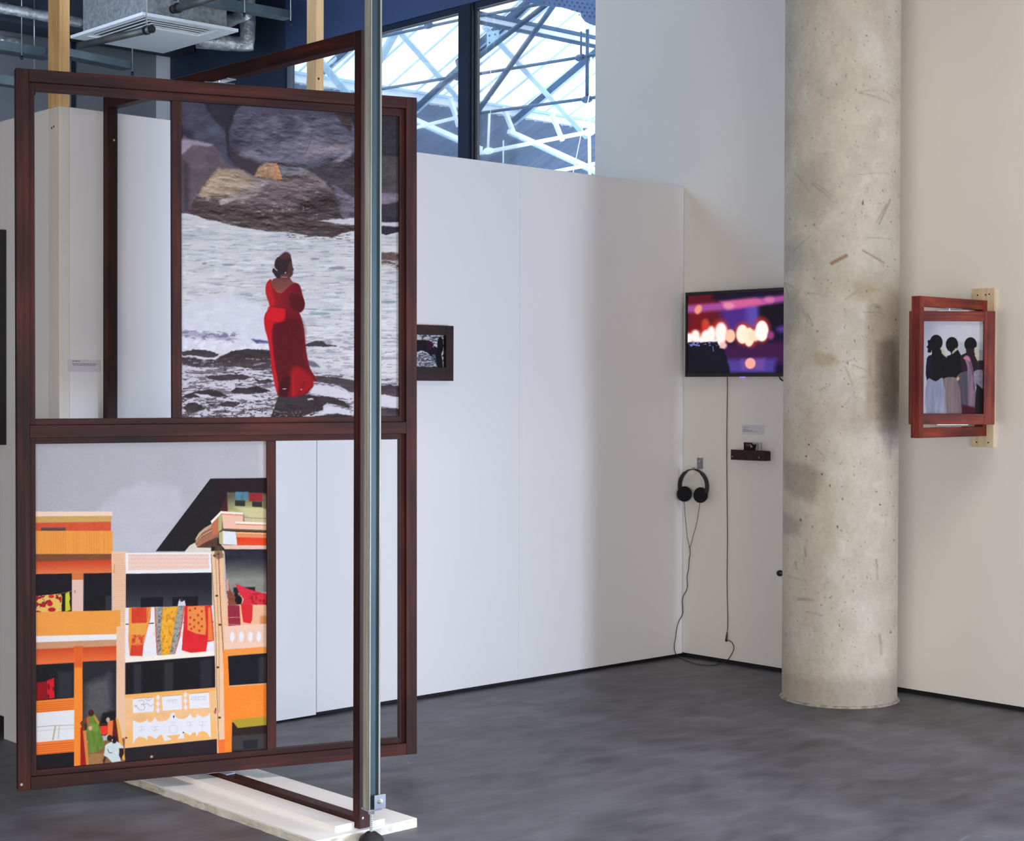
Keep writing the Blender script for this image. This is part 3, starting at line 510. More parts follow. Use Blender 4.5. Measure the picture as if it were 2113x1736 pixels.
    # left wing, upper
    P([(70, 1064), (231, 1064), (231, 1073), (70, 1074)], (238, 206, 178), 1); P([(70, 1074), (230, 1073), (227, 1086), (70, 1088)], (200, 158, 92), 1); P([(70, 1087), (228, 1085), (228, 1106), (70, 1106)], (206, 84, 50), 2, amp=10); P([(83, 1097), (134, 1097), (134, 1104), (83, 1104)], (92, 66, 68), 1)
    P([(70, 1103.5), (231.5, 1103.5), (231.5, 1151), (70, 1151)], (232, 150, 66), 1, amp=4)
    for x in list(range(104, 136, 5)) + list(range(150, 166, 4)) + list(range(178, 206, 5)) + [214, 222]: s.line([(x, 1105), (x, 1150)], 0.9, (196, 112, 40), 0.55)
    P([(70, 1151), (232, 1151), (228, 1164), (70, 1168)], (126, 74, 46), 1, amp=6); P([(70, 1167), (229, 1163), (231, 1192), (70, 1194)], (196, 66, 36), 2, col2=(222, 120, 70), g=(0, 1166, 0, 1192))
    P([(229, 1146), (262, 1146), (262, 1560), (240, 1560)], (230, 188, 156), 1, amp=6, ns=(20, 20)); s.rows(232, 258, 1150, 1292, 36, (190, 130, 96), 0.9, 0.6, -0.02); s.line([(236, 1172), (234, 1188), (237, 1190)], 1.4, (200, 130, 30), 0.9)
    P([(70, 1192), (147.5, 1191), (147.5, 1272), (70, 1273)], (24, 21, 27), 1); P([(171, 1191), (229.5, 1190), (229.5, 1268), (171, 1270)], (20, 19, 24), 1, amp=3); P([(217, 1238), (229, 1236), (229, 1268), (217, 1268)], (44, 44, 48), 3)
    P([(147.5, 1190), (171, 1190), (171, 1206), (147.5, 1206)], (206, 112, 62), 1); P([(147.5, 1204), (171, 1204), (171, 1272), (147.5, 1272)], (220, 184, 168), 1); s.ell(153.5, 1228, 1.5, 3, (190, 120, 50), 1.5, a=0.8)
    P([(70, 1238), (124, 1232), (127, 1238), (126, 1269), (70, 1272)], (226, 182, 92), 1.2, 1)
    s.spat([(72, 1236), (126, 1233), (126, 1269), (72, 1271)], (60, 18, 24), 0.53, 0.03, (9, 8), 71, 0.95, 1); s.spat([(72, 1236), (126, 1233), (126, 1269), (72, 1271)], (176, 24, 44), 0.57, 0.04, (9, 8), 71, 1.0, 1); s.ell(102, 1253, 6, 5, (186, 26, 48), 2); s.ell(106, 1265, 8, 4.5, (176, 22, 44), 2); s.ell(105, 1238, 6, 3.5, (196, 40, 40), 2)
    P([(134, 1232), (142, 1228), (143, 1238), (144, 1243), (142, 1248), (145, 1266), (134, 1269)], (192, 190, 46), 1, amp=12, ns=(3, 8)); s.line([(124, 1232), (148, 1227)], 0.9, (160, 160, 120), 0.7)
    P([(70, 1270), (248, 1267), (248, 1316), (70, 1320)], (232, 152, 66), 1.2, amp=4, ns=(30, 20)); P([(70, 1319), (246, 1316), (246, 1327), (70, 1333)], (226, 224, 222), 1); P([(70, 1332), (246, 1327), (244, 1341), (70, 1347)], (196, 146, 106), 1, amp=5)
    P([(70, 1346), (244, 1340), (243, 1371), (70, 1379)], (200, 72, 34), 2, col2=(226, 110, 56), g=(0, 1345, 0, 1372)); s.line([(246, 1318), (245, 1345), (242, 1370)], 1.4, (80, 50, 30), 0.8)
    # left wing, lower
    P([(70, 1378), (153, 1374), (153, 1450), (70, 1454)], (24, 24, 28), 1, amp=4); P([(118, 1392), (150, 1392), (150, 1446), (118, 1448)], (44, 44, 50), 8); P([(75, 1414), (96, 1412), (96, 1448), (75, 1450)], (140, 16, 26), 1.5); P([(96, 1410), (111, 1405), (112, 1446), (97, 1448)], (206, 26, 38), 1.5); s.spat([(96, 1410), (111, 1405), (112, 1446), (97, 1448)], (90, 10, 20), 0.56, 0.05, (5, 6), 73, 0.9, 1)
    P([(169, 1372), (243.5, 1370), (243.5, 1500), (169, 1540)], (36, 36, 40), 1); P([(176, 1420), (226, 1400), (232, 1470), (200, 1500), (172, 1500)], (90, 88, 88), 18, 4, a=0.85, amp=10); P([(212, 1478), (242, 1474), (242, 1500), (206, 1500)], (22, 22, 24), 5, 2)
    P([(152.5, 1345), (169.5, 1344), (171, 1592), (152.5, 1592)], (240, 136, 48), 1.2); P([(152.5, 1340), (169.5, 1340), (169.5, 1384), (152.5, 1384)], (212, 84, 36), 4, a=0.8)
    P([(70, 1452), (153, 1446), (153, 1471), (70, 1478)], (238, 128, 46), 1); s.rows(76, 152, 1455, 1476, 5, (170, 66, 22), 1.0, 0.8, -0.07); P([(70, 1477), (153, 1471), (153, 1532), (70, 1538)], (222, 222, 224), 1); P([(70, 1537), (153, 1531), (153, 1557), (70, 1564)], (240, 122, 48), 1); s.rows(76, 152, 1541, 1563, 5, (176, 66, 24), 1.0, 0.8, -0.07)
    P([(70, 1563), (153, 1557), (153, 1592), (70, 1596)], (28, 24, 30), 1); s.line([(76, 1505), (110, 1503), (153, 1502)], 1, (130, 120, 90), 0.8); s.line([(76, 1514), (110, 1511), (153, 1508)], 0.8, (170, 160, 140), 0.7); s.line([(114, 1504), (109, 1532)], 2.4, (150, 130, 70), 0.7, 2); s.line([(122, 1503), (120, 1530)], 1, (130, 110, 60), 0.7)
    # centre bay
    P([(258, 1149), (438, 1148), (438, 1191), (259, 1192)], (230, 228, 226), 1); P([(264, 1152), (432, 1152), (433, 1183), (264, 1185)], (230, 198, 184), 1)
    for i in range(21):
        for j in range(4):
            x, y = 268 + i * 8 + (4 if j % 2 else 0), 1156 + j * 8
            s.line([(x - 3, y), (x - 1.5, y - 3), (x + 1.5, y - 3), (x + 3, y)], 0.7, (196, 150, 130), 0.6)
    P([(259, 1192), (438.5, 1190), (439.5, 1260), (259, 1263)], (30, 28, 35), 1, col2=(58, 58, 64), g=(0, 1215, 0, 1258)); P([(290, 1241), (337, 1240), (337, 1263), (290, 1263)], (20, 19, 24), 1.5); P([(356, 1240), (410, 1239), (410, 1263), (356, 1263)], (20, 19, 24), 1.5)
    P([(367, 1262), (369, 1250), (372, 1244), (376, 1250), (382, 1247), (385, 1262)], (206, 206, 216), 1.5); s.ell(375, 1246, 3, 4, (56, 36, 34), 2)
    P([(258, 1262), (442, 1258), (444, 1354), (258, 1374)], (226, 222, 224), 1, amp=4)
    for x in (292, 316, 322, 350, 372, 428): P([(x, 1312), (x + 10, 1311), (x + 10, 1320), (x, 1321)], (234, 204, 190), 2, 1)
    s.line([(259, 1296), (318, 1294)], 2, (60, 30, 26)); s.line([(374, 1293), (384, 1293)], 1.6, (60, 30, 26)); s.ell(441, 1292, 1.4, 1.4, (50, 20, 20))
    P([(266, 1262), (312, 1261), (310, 1285), (302, 1315), (297, 1335), (294, 1362), (268, 1361), (265, 1330), (266, 1290)], (206, 62, 38), 1.2, 0.5, amp=10, ns=(5, 14)); P([(266, 1262), (271, 1262), (272, 1330), (268, 1361), (265, 1330)], (228, 156, 70), 1.5, a=0.9); P([(303, 1262), (312, 1261), (308, 1290), (298, 1332), (294, 1334), (302, 1295)], (228, 142, 62), 1.5); s.line([(307, 1262), (297, 1325)], 1, (150, 40, 30), 0.8)
    P([(268, 1294), (304, 1293), (300, 1318), (267, 1318)], (226, 156, 66), 2); s.spat([(267, 1318), (300, 1316), (296, 1338), (266, 1336)], (226, 140, 70), 0.5, 0.05, (3, 3), 75, 0.9, 1); s.line([(266, 1336), (282, 1339), (296, 1336)], 2, (226, 120, 60))
    P([(319, 1262), (382, 1258), (380, 1284), (372, 1322), (362, 1355), (359, 1366), (343, 1361), (324, 1360), (321, 1310)], (156, 152, 146), 1.2, 0.5, amp=12); s.spat([(319, 1262), (382, 1258), (372, 1322), (359, 1366), (324, 1360), (321, 1310)], (96, 92, 92), 0.53, 0.05, (2.5, 3), 77, 0.8, 1)
    P([(337, 1262), (368, 1260), (362, 1290), (356, 1330), (350, 1360), (334, 1360), (332, 1320), (334, 1290)], (230, 166, 44), 3, amp=14, ns=(6, 8)); s.spat([(337, 1262), (366, 1260), (350, 1358), (334, 1358)], (190, 116, 36), 0.58, 0.06, (5, 6), 79, 0.8, 2); s.line([(320, 1262), (322, 1310), (325, 1358)], 2, (206, 86, 56), 0.9); s.line([(381, 1259), (372, 1322), (360, 1362)], 2, (204, 88, 56), 0.9)
    P([(382, 1259), (438, 1258), (441, 1290), (444, 1331), (430, 1334), (426, 1362), (400, 1357), (376, 1350), (379, 1310)], (214, 36, 44), 1.2, 0.5, amp=8, ns=(8, 12)); P([(388, 1260), (424, 1259), (427, 1300), (426, 1319), (406, 1316), (388, 1308)], (228, 136, 66), 1.5); P([(431, 1262), (436, 1262), (442, 1330), (431, 1331)], (226, 124, 52), 2)
    for i, (x, y) in enumerate([(393, 1268), (404, 1264), (418, 1270), (410, 1278), (394, 1283), (402, 1288), (418, 1286), (411, 1294), (393, 1297), (418, 1301), (402, 1302), (396, 1306), (413, 1310)]): s.ell(x, y, 2.3, 2.6, (196, 52, 40), 1.3)
    P([(258, 1366), (444, 1352), (445, 1362), (258, 1376)], (240, 228, 212), 1)
    P([(258, 1375), (446, 1362), (446.5, 1428), (258, 1441)], (21, 20, 24), 1); P([(276, 1378), (292, 1378), (292, 1438), (276, 1440)], (50, 49, 54), 5, a=0.8); P([(340, 1376), (358, 1374), (358, 1434), (340, 1436)], (50, 48, 54), 5, a=0.8); P([(415, 1370), (440, 1368), (440, 1426), (415, 1430)], (42, 42, 46), 6, a=0.8)
    P([(240, 1300), (258, 1300), (259, 1560), (240, 1560)], (228, 186, 154), 1.5, amp=6); P([(258, 1441), (454, 1427), (456, 1536), (259, 1551)], (234, 184, 130), 1, amp=8, ns=(26, 20)); P([(258, 1441), (450, 1428), (450, 1434), (258, 1448)], (236, 170, 88), 2); P([(262, 1516), (450, 1500), (452, 1534), (260, 1549)], (238, 176, 96), 12, a=0.7)
    for q in ([(274, 1449), (318, 1446), (318, 1476), (275, 1479)], [(335, 1445), (376, 1442), (377, 1472), (337, 1475)], [(392, 1440), (433, 1437), (435, 1469), (393, 1471)]):
        P(q, (224, 223, 228), 1); s.line([q[0], q[1]], 1.6, (196, 134, 60), 0.9)
    for x, y in ((327, 1447), (327, 1460), (327, 1473), (384, 1442), (384, 1455), (385, 1468)): P([(x, y - 7), (x + 4, y), (x, y + 7), (x - 4, y)], (224, 222, 226), 1)
    # lettering of the three plates: the looped sign and two short words under a head line
    G = (176, 158, 140)
    s.line([(285, 1455), (290, 1452.5), (296, 1453), (298, 1457), (295, 1461), (291, 1461), (297, 1462), (300, 1467), (298, 1472), (292, 1473.5), (287, 1471), (283, 1466), (279, 1462), (278, 1465), (281, 1466), (284, 1462)], 1.3, G, 0.9); s.line([(297, 1462), (302, 1460), (305, 1459), (308, 1463), (312, 1465), (317, 1461)], 1.2, G, 0.9); s.line([(300, 1450), (304, 1453), (309, 1453), (314, 1449)], 1.2, G, 0.9); s.ell(306, 1449, 1, 1.4, G)
    s.line([(345, 1453), (367, 1452)], 0.8, (170, 166, 172), 0.8)
    for a, b in (((344, 1456), (349, 1456)), ((351, 1453), (351, 1461)), ((353, 1456), (357, 1457)), ((358, 1453), (358, 1461)), ((361, 1453), (361, 1458)), ((365, 1452), (365, 1459))): s.line([a, b], 0.8, (170, 166, 172), 0.8)
    s.line([(397, 1447), (427, 1446)], 0.8, (180, 160, 160), 0.8)
    for x in (398, 402, 406, 410, 414, 419, 423, 427): s.line([(x, 1447), (x, 1454)], 0.8, (172, 164, 168), 0.8)
    for x in (396, 404, 412, 421): s.line([(x, 1451), (x + 3, 1454)], 0.8, (172, 164, 168), 0.8)
    P([(275, 1493), (282, 1497), (290, 1499), (298, 1497), (305, 1491), (306, 1497), (314, 1498), (321, 1487), (327, 1497), (336, 1497), (346, 1494), (352, 1488), (354, 1480), (361, 1479), (364, 1488), (372, 1492), (380, 1492), (388, 1489), (394, 1481), (399, 1489), (406, 1490), (409, 1482), (420, 1489), (430, 1486), (436, 1480), (438, 1534), (430, 1521), (420, 1517), (412, 1520), (408, 1530), (406, 1520), (400, 1520), (394, 1527), (386, 1521), (380, 1521), (382, 1532), (368, 1533), (374, 1524), (356, 1525), (345, 1527), (356, 1534), (340, 1537), (336, 1525), (332, 1524), (322, 1533), (314, 1527), (306, 1526), (304, 1536), (300, 1530), (288, 1527), (280, 1533), (275, 1543)], (222, 222, 228), 1.2)
    for x, y in ((292, 1512), (321, 1512), (394, 1503), (420, 1503)):
        s.line([(x - 8, y - 4), (x + 8, y - 5)], 0.8, (176, 172, 174), 0.7); s.line([(x, y - 5), (x, y + 7)], 0.8, (176, 172, 174), 0.7); s.line([(x - 6, y + 1), (x - 2, y + 4), (x + 3, y), (x + 7, y + 3)], 0.8, (182, 168, 164), 0.7)
    s.ell(359, 1513, 10, 9, (196, 190, 194), 1); s.ell(359, 1513, 9, 8, (222, 222, 228), 1); s.line([(354, 1500), (364, 1499)], 0.9, (214, 170, 160)); s.ell(360, 1487, 1.5, 2.6, (40, 36, 30)); s.ell(380, 1520, 1.8, 1.4, (40, 30, 24)); s.ell(261, 1529.5, 2, 1.8, (50, 26, 16)); s.ell(449, 1473, 2.6, 3.4, (70, 26, 14), 1.5); s.ell(447, 1478, 2.6, 4, (150, 70, 40), 3, a=0.8)
    s.rows(276, 330, 1482, 1496, 6, (216, 150, 90), 0.7, 0.45, -0.05)
    P([(258, 1551), (452, 1534), (453, 1600), (258, 1600)], (38, 30, 36), 1, amp=3)
    # pipes and brick pilaster
    P([(438, 1146), (463, 1144), (470, 1300), (470, 1600), (452, 1600), (447, 1400)], (232, 190, 152), 1, amp=5); s.rows(442, 466, 1160, 1330, 46, (198, 140, 106), 0.8, 0.5)
    s.line([(437, 1152), (444, 1258), (448, 1330), (450, 1430), (455, 1560)], 1.3, (110, 96, 56), 0.9); s.line([(446, 1150), (451, 1258), (454, 1330), (455, 1480)], 1.4, (176, 136, 70), 0.9); s.line([(452, 1135), (457, 1258), (462, 1330), (467, 1420), (469, 1556)], 1.7, (124, 60, 30), 0.9)
    for x, y in ((444, 1155), (452, 1152), (456, 1298), (449, 1238), (452, 1386), (456, 1490)): s.ell(x, y, 3, 2, (70, 44, 30), 1.5)
    P([(445, 1136), (460, 1134), (462, 1160), (452, 1163), (444, 1158)], (96, 72, 52), 2, 2.5, 4, a=0.7); P([(452, 1537), (470, 1534), (470, 1562), (454, 1564)], (238, 110, 50), 2)
    # right bay
    P([(465, 1142), (560, 1142), (560, 1230), (471, 1240)], (38, 36, 48), 1, col2=(134, 134, 124), g=(0, 1160, 0, 1204), amp=10, ns=(16, 9)); P([(484, 1221), (530, 1220), (530, 1232), (484, 1232)], (34, 32, 40), 2)
    P([(470, 1236), (560, 1240), (560, 1300), (466, 1302)], (232, 178, 140), 1.2, amp=5); P([(541, 1280), (556, 1280), (556, 1300), (541, 1300)], (196, 120, 60), 6, a=0.8)
    P([(468, 1205), (474, 1210), (476, 1225), (484, 1233), (498, 1237), (503, 1256), (474, 1259), (470, 1230)], (130, 70, 56), 2, 1.5, 4, amp=22, ns=(4, 4)); P([(468, 1203), (473, 1205), (475, 1228), (470, 1228)], (196, 150, 136), 1.5); s.ell(495, 1247, 7.5, 9, (20, 16, 18), 2); s.ell(490, 1236, 4, 5, (24, 18, 20), 2)
    P([(488, 1213), (520, 1226), (560, 1236), (560, 1257), (524, 1257), (502, 1257), (506, 1246), (496, 1232)], (212, 44, 60), 1.2, amp=8); s.spat([(512, 1228), (560, 1238), (560, 1258), (508, 1258)], (150, 26, 40), 0.56, 0.04, (4, 4), 81, 0.8, 1); P([(500, 1256), (525, 1257), (524, 1288), (520, 1296), (505, 1293), (502, 1275)], (210, 38, 46), 1.2); P([(472, 1258), (497, 1258), (500, 1308), (474, 1306)], (146, 40, 58), 1.2, amp=8); s.line([(473, 1283), (499, 1283)], 1, (210, 150, 150)); s.line([(473, 1297), (499, 1299)], 1, (210, 150, 150))
    P([(466, 1301), (560, 1296), (560, 1345), (467, 1350)], (234, 194, 170), 1, amp=3)
    for x in (482, 501, 520, 538):
        P([(x - 4.5, 1318), (x, 1311), (x + 4.5, 1318), (x + 4.5, 1328), (x, 1335), (x - 4.5, 1328)], (226, 226, 228), 1); s.line([(x + 5, 1308), (x + 9, 1315), (x + 9, 1332), (x + 5, 1338)], 0.8, (206, 150, 124), 0.7)
    P([(463, 1350), (560, 1344), (560, 1600), (468, 1600)], (240, 134, 46), 1, amp=4); P([(466, 1350), (560, 1344), (560, 1360), (466, 1366)], (236, 146, 66), 3); P([(473, 1363), (560, 1357), (560, 1420), (476, 1425)], (22, 22, 28), 1); P([(538, 1366), (556, 1364), (556, 1418), (538, 1418)], (52, 50, 54), 5, a=0.8); s.line([(476, 1425), (560, 1420)], 1.6, (238, 196, 160))
    P([(482, 1500), (560, 1496), (560, 1600), (482, 1600)], (44, 30, 30), 1); P([(482, 1528), (556, 1524), (556, 1556), (482, 1558)], (60, 54, 54), 3); P([(506, 1538), (536, 1536), (536, 1554), (506, 1556)], (34, 36, 40), 2); P([(481, 1495), (560, 1488), (560, 1506), (494, 1512)], (176, 152, 48), 1)
    for k in range(16): s.line([(484 + k * 4.6, 1495 - k * 0.35), (495 + k * 4.2, 1511 - k * 0.3)], 0.8, (126, 106, 30), 0.6)
    # steps, woman in a green sari with a red bucket, children
    P([(168, 1540), (258, 1530), (258, 1592), (168, 1592)], (132, 92, 58), 2, amp=12); P([(184, 1562), (216, 1560), (214, 1592), (183, 1592)], (160, 116, 70), 2, amp=12); P([(166, 1508), (174, 1506), (180, 1590), (166, 1590)], (156, 30, 24), 2)
    P([(222, 1495), (234, 1493), (234, 1524), (222, 1526)], (226, 116, 58), 1.2); P([(234, 1493), (242, 1490), (252, 1556), (240, 1546), (232, 1526)], (92, 28, 24), 2); P([(239, 1488), (244, 1490), (250, 1515), (259, 1575), (254, 1575), (246, 1540)], (226, 160, 76), 1.2); s.ell(223, 1492, 4, 5, (176, 166, 140), 1.5)
    P([(171, 1514), (178, 1513), (184, 1584), (178, 1585)], (206, 130, 66), 1.2)
    P([(180, 1486), (196, 1481), (200, 1492), (206, 1506), (212, 1526), (216, 1548), (208, 1553), (196, 1559), (184, 1560), (181, 1536), (178, 1512), (181, 1502)], (98, 128, 48), 1.5, amp=18, ns=(3, 16)); P([(184, 1498), (200, 1500), (206, 1512), (196, 1518), (184, 1510)], (120, 152, 56), 3, a=0.7)
    P([(180, 1486), (172, 1490), (165, 1498), (169, 1508), (174, 1514), (176, 1510), (171, 1500), (180, 1495)], (110, 58, 40), 1.2); P([(178, 1488), (184, 1484), (186, 1500), (180, 1504)], (176, 96, 50), 1.5); P([(194, 1481), (198, 1486), (206, 1498), (203, 1502), (196, 1492)], (200, 130, 56), 1.2); s.ell(187.5, 1477.5, 6, 7, (66, 32, 26), 1.5); P([(182, 1506), (190, 1504), (190, 1512), (184, 1514)], (226, 160, 130), 1.5)
    P([(206.5, 1505), (223, 1504), (222, 1520), (216, 1524), (209, 1521)], (226, 54, 38), 1.2); s.line([(206, 1504), (212, 1499), (222, 1502)], 1.2, (120, 40, 30), 0.8); s.line([(209, 1522), (216, 1525), (222, 1520)], 1.4, (60, 12, 24))
    P([(217, 1545), (222, 1541), (230, 1538), (240, 1536), (248, 1541), (256, 1549), (252, 1553), (246, 1551), (247, 1563), (250, 1577), (232, 1580), (222, 1569), (215, 1566)], (200, 212, 210), 1.3, amp=10, ns=(6, 6)); s.line([(222, 1552), (226, 1560), (232, 1560)], 1.6, (70, 86, 70)); s.ell(227, 1530, 6, 6.5, (56, 28, 26), 1.5); s.ell(236, 1533, 5.5, 8, (46, 22, 24), 1.5); s.ell(232, 1534, 1.1, 2, (210, 200, 200)); P([(216, 1566), (212, 1576), (214, 1584), (220, 1570)], (70, 44, 40), 1.5); P([(247, 1551), (255, 1551), (256, 1562), (250, 1574), (246, 1566)], (50, 24, 26), 1.5)
    s.ell(314, 1569, 3, 2.5, (196, 170, 130), 1.5)
    s.c += ((fbm(X / 2.2, Y / 2.0, 98, 3) - 0.5) * 10)[..., None]
    return s
# ------------------------------------------------------------------ concrete column
def column():
    cx, cy, R = -0.327, -1.273, 0.268; NX, NY = 330, 760; H = 4.62
    U, V = np.meshgrid(np.linspace(0, 1, NX + 1), np.linspace(0, 1, NY + 1))
    s = Sheet.__new__(Sheet)
    # angle 0 faces the camera; the face is drawn in image pixels, taken as 1/448 m, height counted down from 3.24 m
    A0 = math.atan2(-5.885 - cy, -6.685 - cx); ph = (U - 0.5) * 2 * math.pi
    X = 1733 + 118 * np.where(np.abs(ph) < math.pi / 2, np.sin(ph), np.sign(ph) * (1 + np.abs(ph) - math.pi / 2)); Y = 797 + (1.46 - V * H) * 448.0
    s.setup(X, Y, (186, 180, 168)); full = (slice(None), slice(None)); one = np.ones(X.shape)
    s.put(full, one, (190, 182, 164), amp=12, ns=(70, 90), seed=3); s.put(full, one * 0.5, (186, 179, 162), amp=22, ns=(26, 40), seed=8)
    B = [(1380, -1300), (2090, -1300), (2090, 1500), (1380, 1500)]
    s.spat(B, (156, 148, 132), 0.60, 0.2, (44, 60), 12, 0.3); s.spat(B, (204, 200, 194), 0.58, 0.2, (54, 70), 14, 0.4); s.spat(B, (120, 110, 98), 0.765, 0.03, (4, 4), 16, 0.8)
    G = (126, 118, 100)
    # stains and rubbed patches
    s.poly([(1808, 700), (1838, 690), (1852, 720), (1852, 900), (1830, 930), (1812, 880), (1806, 780)], (122, 112, 108), 22, 6, 14, a=0.75, amp=14, ns=(8, 20)); s.poly([(1616, 600), (1640, 590), (1660, 620), (1640, 680), (1616, 700)], (140, 134, 124), 22, 6, a=0.6)
    s.poly([(1616, 950), (1660, 948), (1700, 975), (1680, 1030), (1640, 1020), (1616, 1000)], (142, 130, 116), 16, 6, a=0.65, amp=10); s.poly([(1616, 1060), (1655, 1070), (1650, 1100), (1616, 1104)], (146, 138, 130), 12, 4, a=0.6)
    s.poly([(1680, 720), (1720, 728), (1730, 745), (1700, 752), (1676, 744)], (160, 142, 108), 10, 4, a=0.6); s.poly([(1760, 580), (1800, 584), (1796, 620), (1760, 616)], (170, 152, 120), 12, 5, a=0.5); s.poly([(1690, 980), (1720, 1000), (1730, 1140), (1700, 1130)], (176, 164, 136), 18, 5, a=0.5)
    s.poly([(1640, 340), (1700, 320), (1720, 420), (1680, 460), (1630, 420)], (166, 156, 140), 26, 8, a=0.6); s.poly([(1612, 500), (1650, 480), (1660, 540), (1616, 560)], (150, 144, 136), 18, 8, a=0.5)
    s.poly([(1612, 1390), (1856, 1390), (1856, 1470), (1612, 1470)], (140, 130, 116), 26, 6, a=0.45)
    # scrapes
    s.line([(1711, 541), (1745, 523)], 7, (140, 112, 86), 0.95, 1.5); s.line([(1774, 513), (1818, 538)], 3.4, (142, 132, 104), 0.9, 2); s.line([(1775, 411), (1774, 420)], 3, (46, 42, 40), 0.95); s.line([(1830, 405), (1806, 460)], 3.4, (138, 132, 112), 0.8, 2); s.line([(1822, 416), (1801, 456)], 2.2, (138, 132, 112), 0.8, 2)
    for a, b, w in (((1764, 192), (1826, 207), 3.5), ((1768, 190), (1800, 186), 2.6), ((1812, 184), (1840, 198), 2.4), ((1765, 360), (1826, 352), 2), ((1640, 350), (1668, 390), 2), ((1672, 374), (1718, 416), 3), ((1676, 372), (1715, 402), 2), ((1615, 570), (1630, 620), 4), ((1618, 574), (1648, 596), 3), ((1660, 600), (1690, 602), 3), ((1636, 510), (1672, 480), 3), ((1740, 615), (1768, 594), 3), ((1780, 596), (1812, 594), 2), ((1780, 640), (1812, 640), 1.6), ((1775, 488), (1835, 488), 1.6),
                    ((1740, 750), (1756, 790), 3.5), ((1742, 742), (1760, 736), 3), ((1756, 748), (1792, 764), 2.6), ((1690, 800), (1712, 790), 2.4), ((1664, 640), (1676, 668), 5), ((1656, 636), (1668, 662), 3), ((1800, 628), (1812, 632), 6), ((1792, 626), (1804, 623), 3), ((1740, 830), (1752, 815), 2), ((1684, 920), (1706, 944), 2), ((1664, 1145), (1662, 1122), 6), ((1660, 1145), (1661, 1162), 2), ((1643, 1155), (1645, 1174), 6), ((1625, 1190), (1658, 1194), 3), ((1666, 1258), (1702, 1263), 3.5), ((1648, 1234), (1682, 1232), 9), ((1718, 1318), (1716, 1332), 2.6), ((1804, 1145), (1808, 1190), 6), ((1812, 1300), (1816, 1345), 7), ((1770, 775), (1782, 772), 3), ((1700, 1200), (1718, 1190), 2)):
        m_ = ((a[0] + b[0]) / 2 + 1.2, (a[1] + b[1]) / 2 - 1.2); s.line([a, m_, b], w * 0.8, G, 0.36, 3.5); s.line([(a[0] + 1, a[1]), m_], w * 0.35, G, 0.4, 1.5)
    rs = np.random.RandomState(4)
    for k in range(110):
        x, y = 1620 + rs.rand() * 230, -300 + rs.rand() * 1740; r = 0.6 + rs.rand() ** 4 * 1.6; s.ell(x, y, r, r * (0.8 + rs.rand() * 0.6), (84, 74, 62), 1, a=0.7)
    for x, y in ((1665, 936), (1670, 912), (1728, 1079), (1654, 1069), (1713, 995), (1697, 972), (1812, 1034)): s.ell(x, y, 1.9, 2.1, (60, 48, 40), 1)
    m, N, L, Pn = new_mat('board_cast_concrete')
    at = N.new('ShaderNodeAttribute'); at.attribute_name = 'Ink'; tc = N.new('ShaderNodeTexCoord'); nz = N.new('ShaderNodeTexNoise'); nz.inputs['Scale'].default_value = 45; nz.inputs['Detail'].default_value = 7
    L.new(tc.outputs['Object'], nz.inputs['Vector']); mr = N.new('ShaderNodeMapRange'); mr.inputs['From Min'].default_value = 0.3; mr.inputs['From Max'].default_value = 0.7; mr.inputs['To Min'].default_value = 1.15; mr.inputs['To Max'].default_value = 1.32
    L.new(nz.outputs['Fac'], mr.inputs['Value']); vm = N.new('ShaderNodeVectorMath'); vm.operation = 'SCALE'; L.new(at.outputs['Color'], vm.inputs[0]); L.new(mr.outputs[0], vm.inputs['Scale']); L.new(vm.outputs[0], Pn.inputs['Base Color'])
    bp = N.new('ShaderNodeBump'); bp.inputs['Strength'].default_value = 0.25; bp.inputs['Distance'].default_value = 0.006; L.new(nz.outputs['Fac'], bp.inputs['Height']); L.new(bp.outputs[0], Pn.inputs['Normal']); Pn.inputs['Roughness'].default_value = 0.65
    s.c *= 0.93
    root = thing('concrete_column', (cx, cy, 0), 'round mottled grey concrete column with scuffs standing in front of the right wall', 'column')
    ang = A0 + ph
    o = s.build('shaft', m, root, lambda u, v: (R * np.cos(A0 - 0 + (u - 0.5) * 2 * math.pi), R * np.sin(A0 + (u - 0.5) * 2 * math.pi), (v) * H + 0 * u))
    o.data.polygons.foreach_set('use_smooth', np.ones(len(o.data.polygons), bool)); o.data.update()
    lathe('floor_seal', mat('pale_sealant', C4(120, 112, 100), C4(170, 162, 148), (30, 30, 30), rough=0.6), root, (0, 0, 0.0), (0, 0, 1), [(0, R + 0.012), (0.006, R + 0.008), (0.010, R + 0.001), (0.010, R - 0.004)], 64)
column()
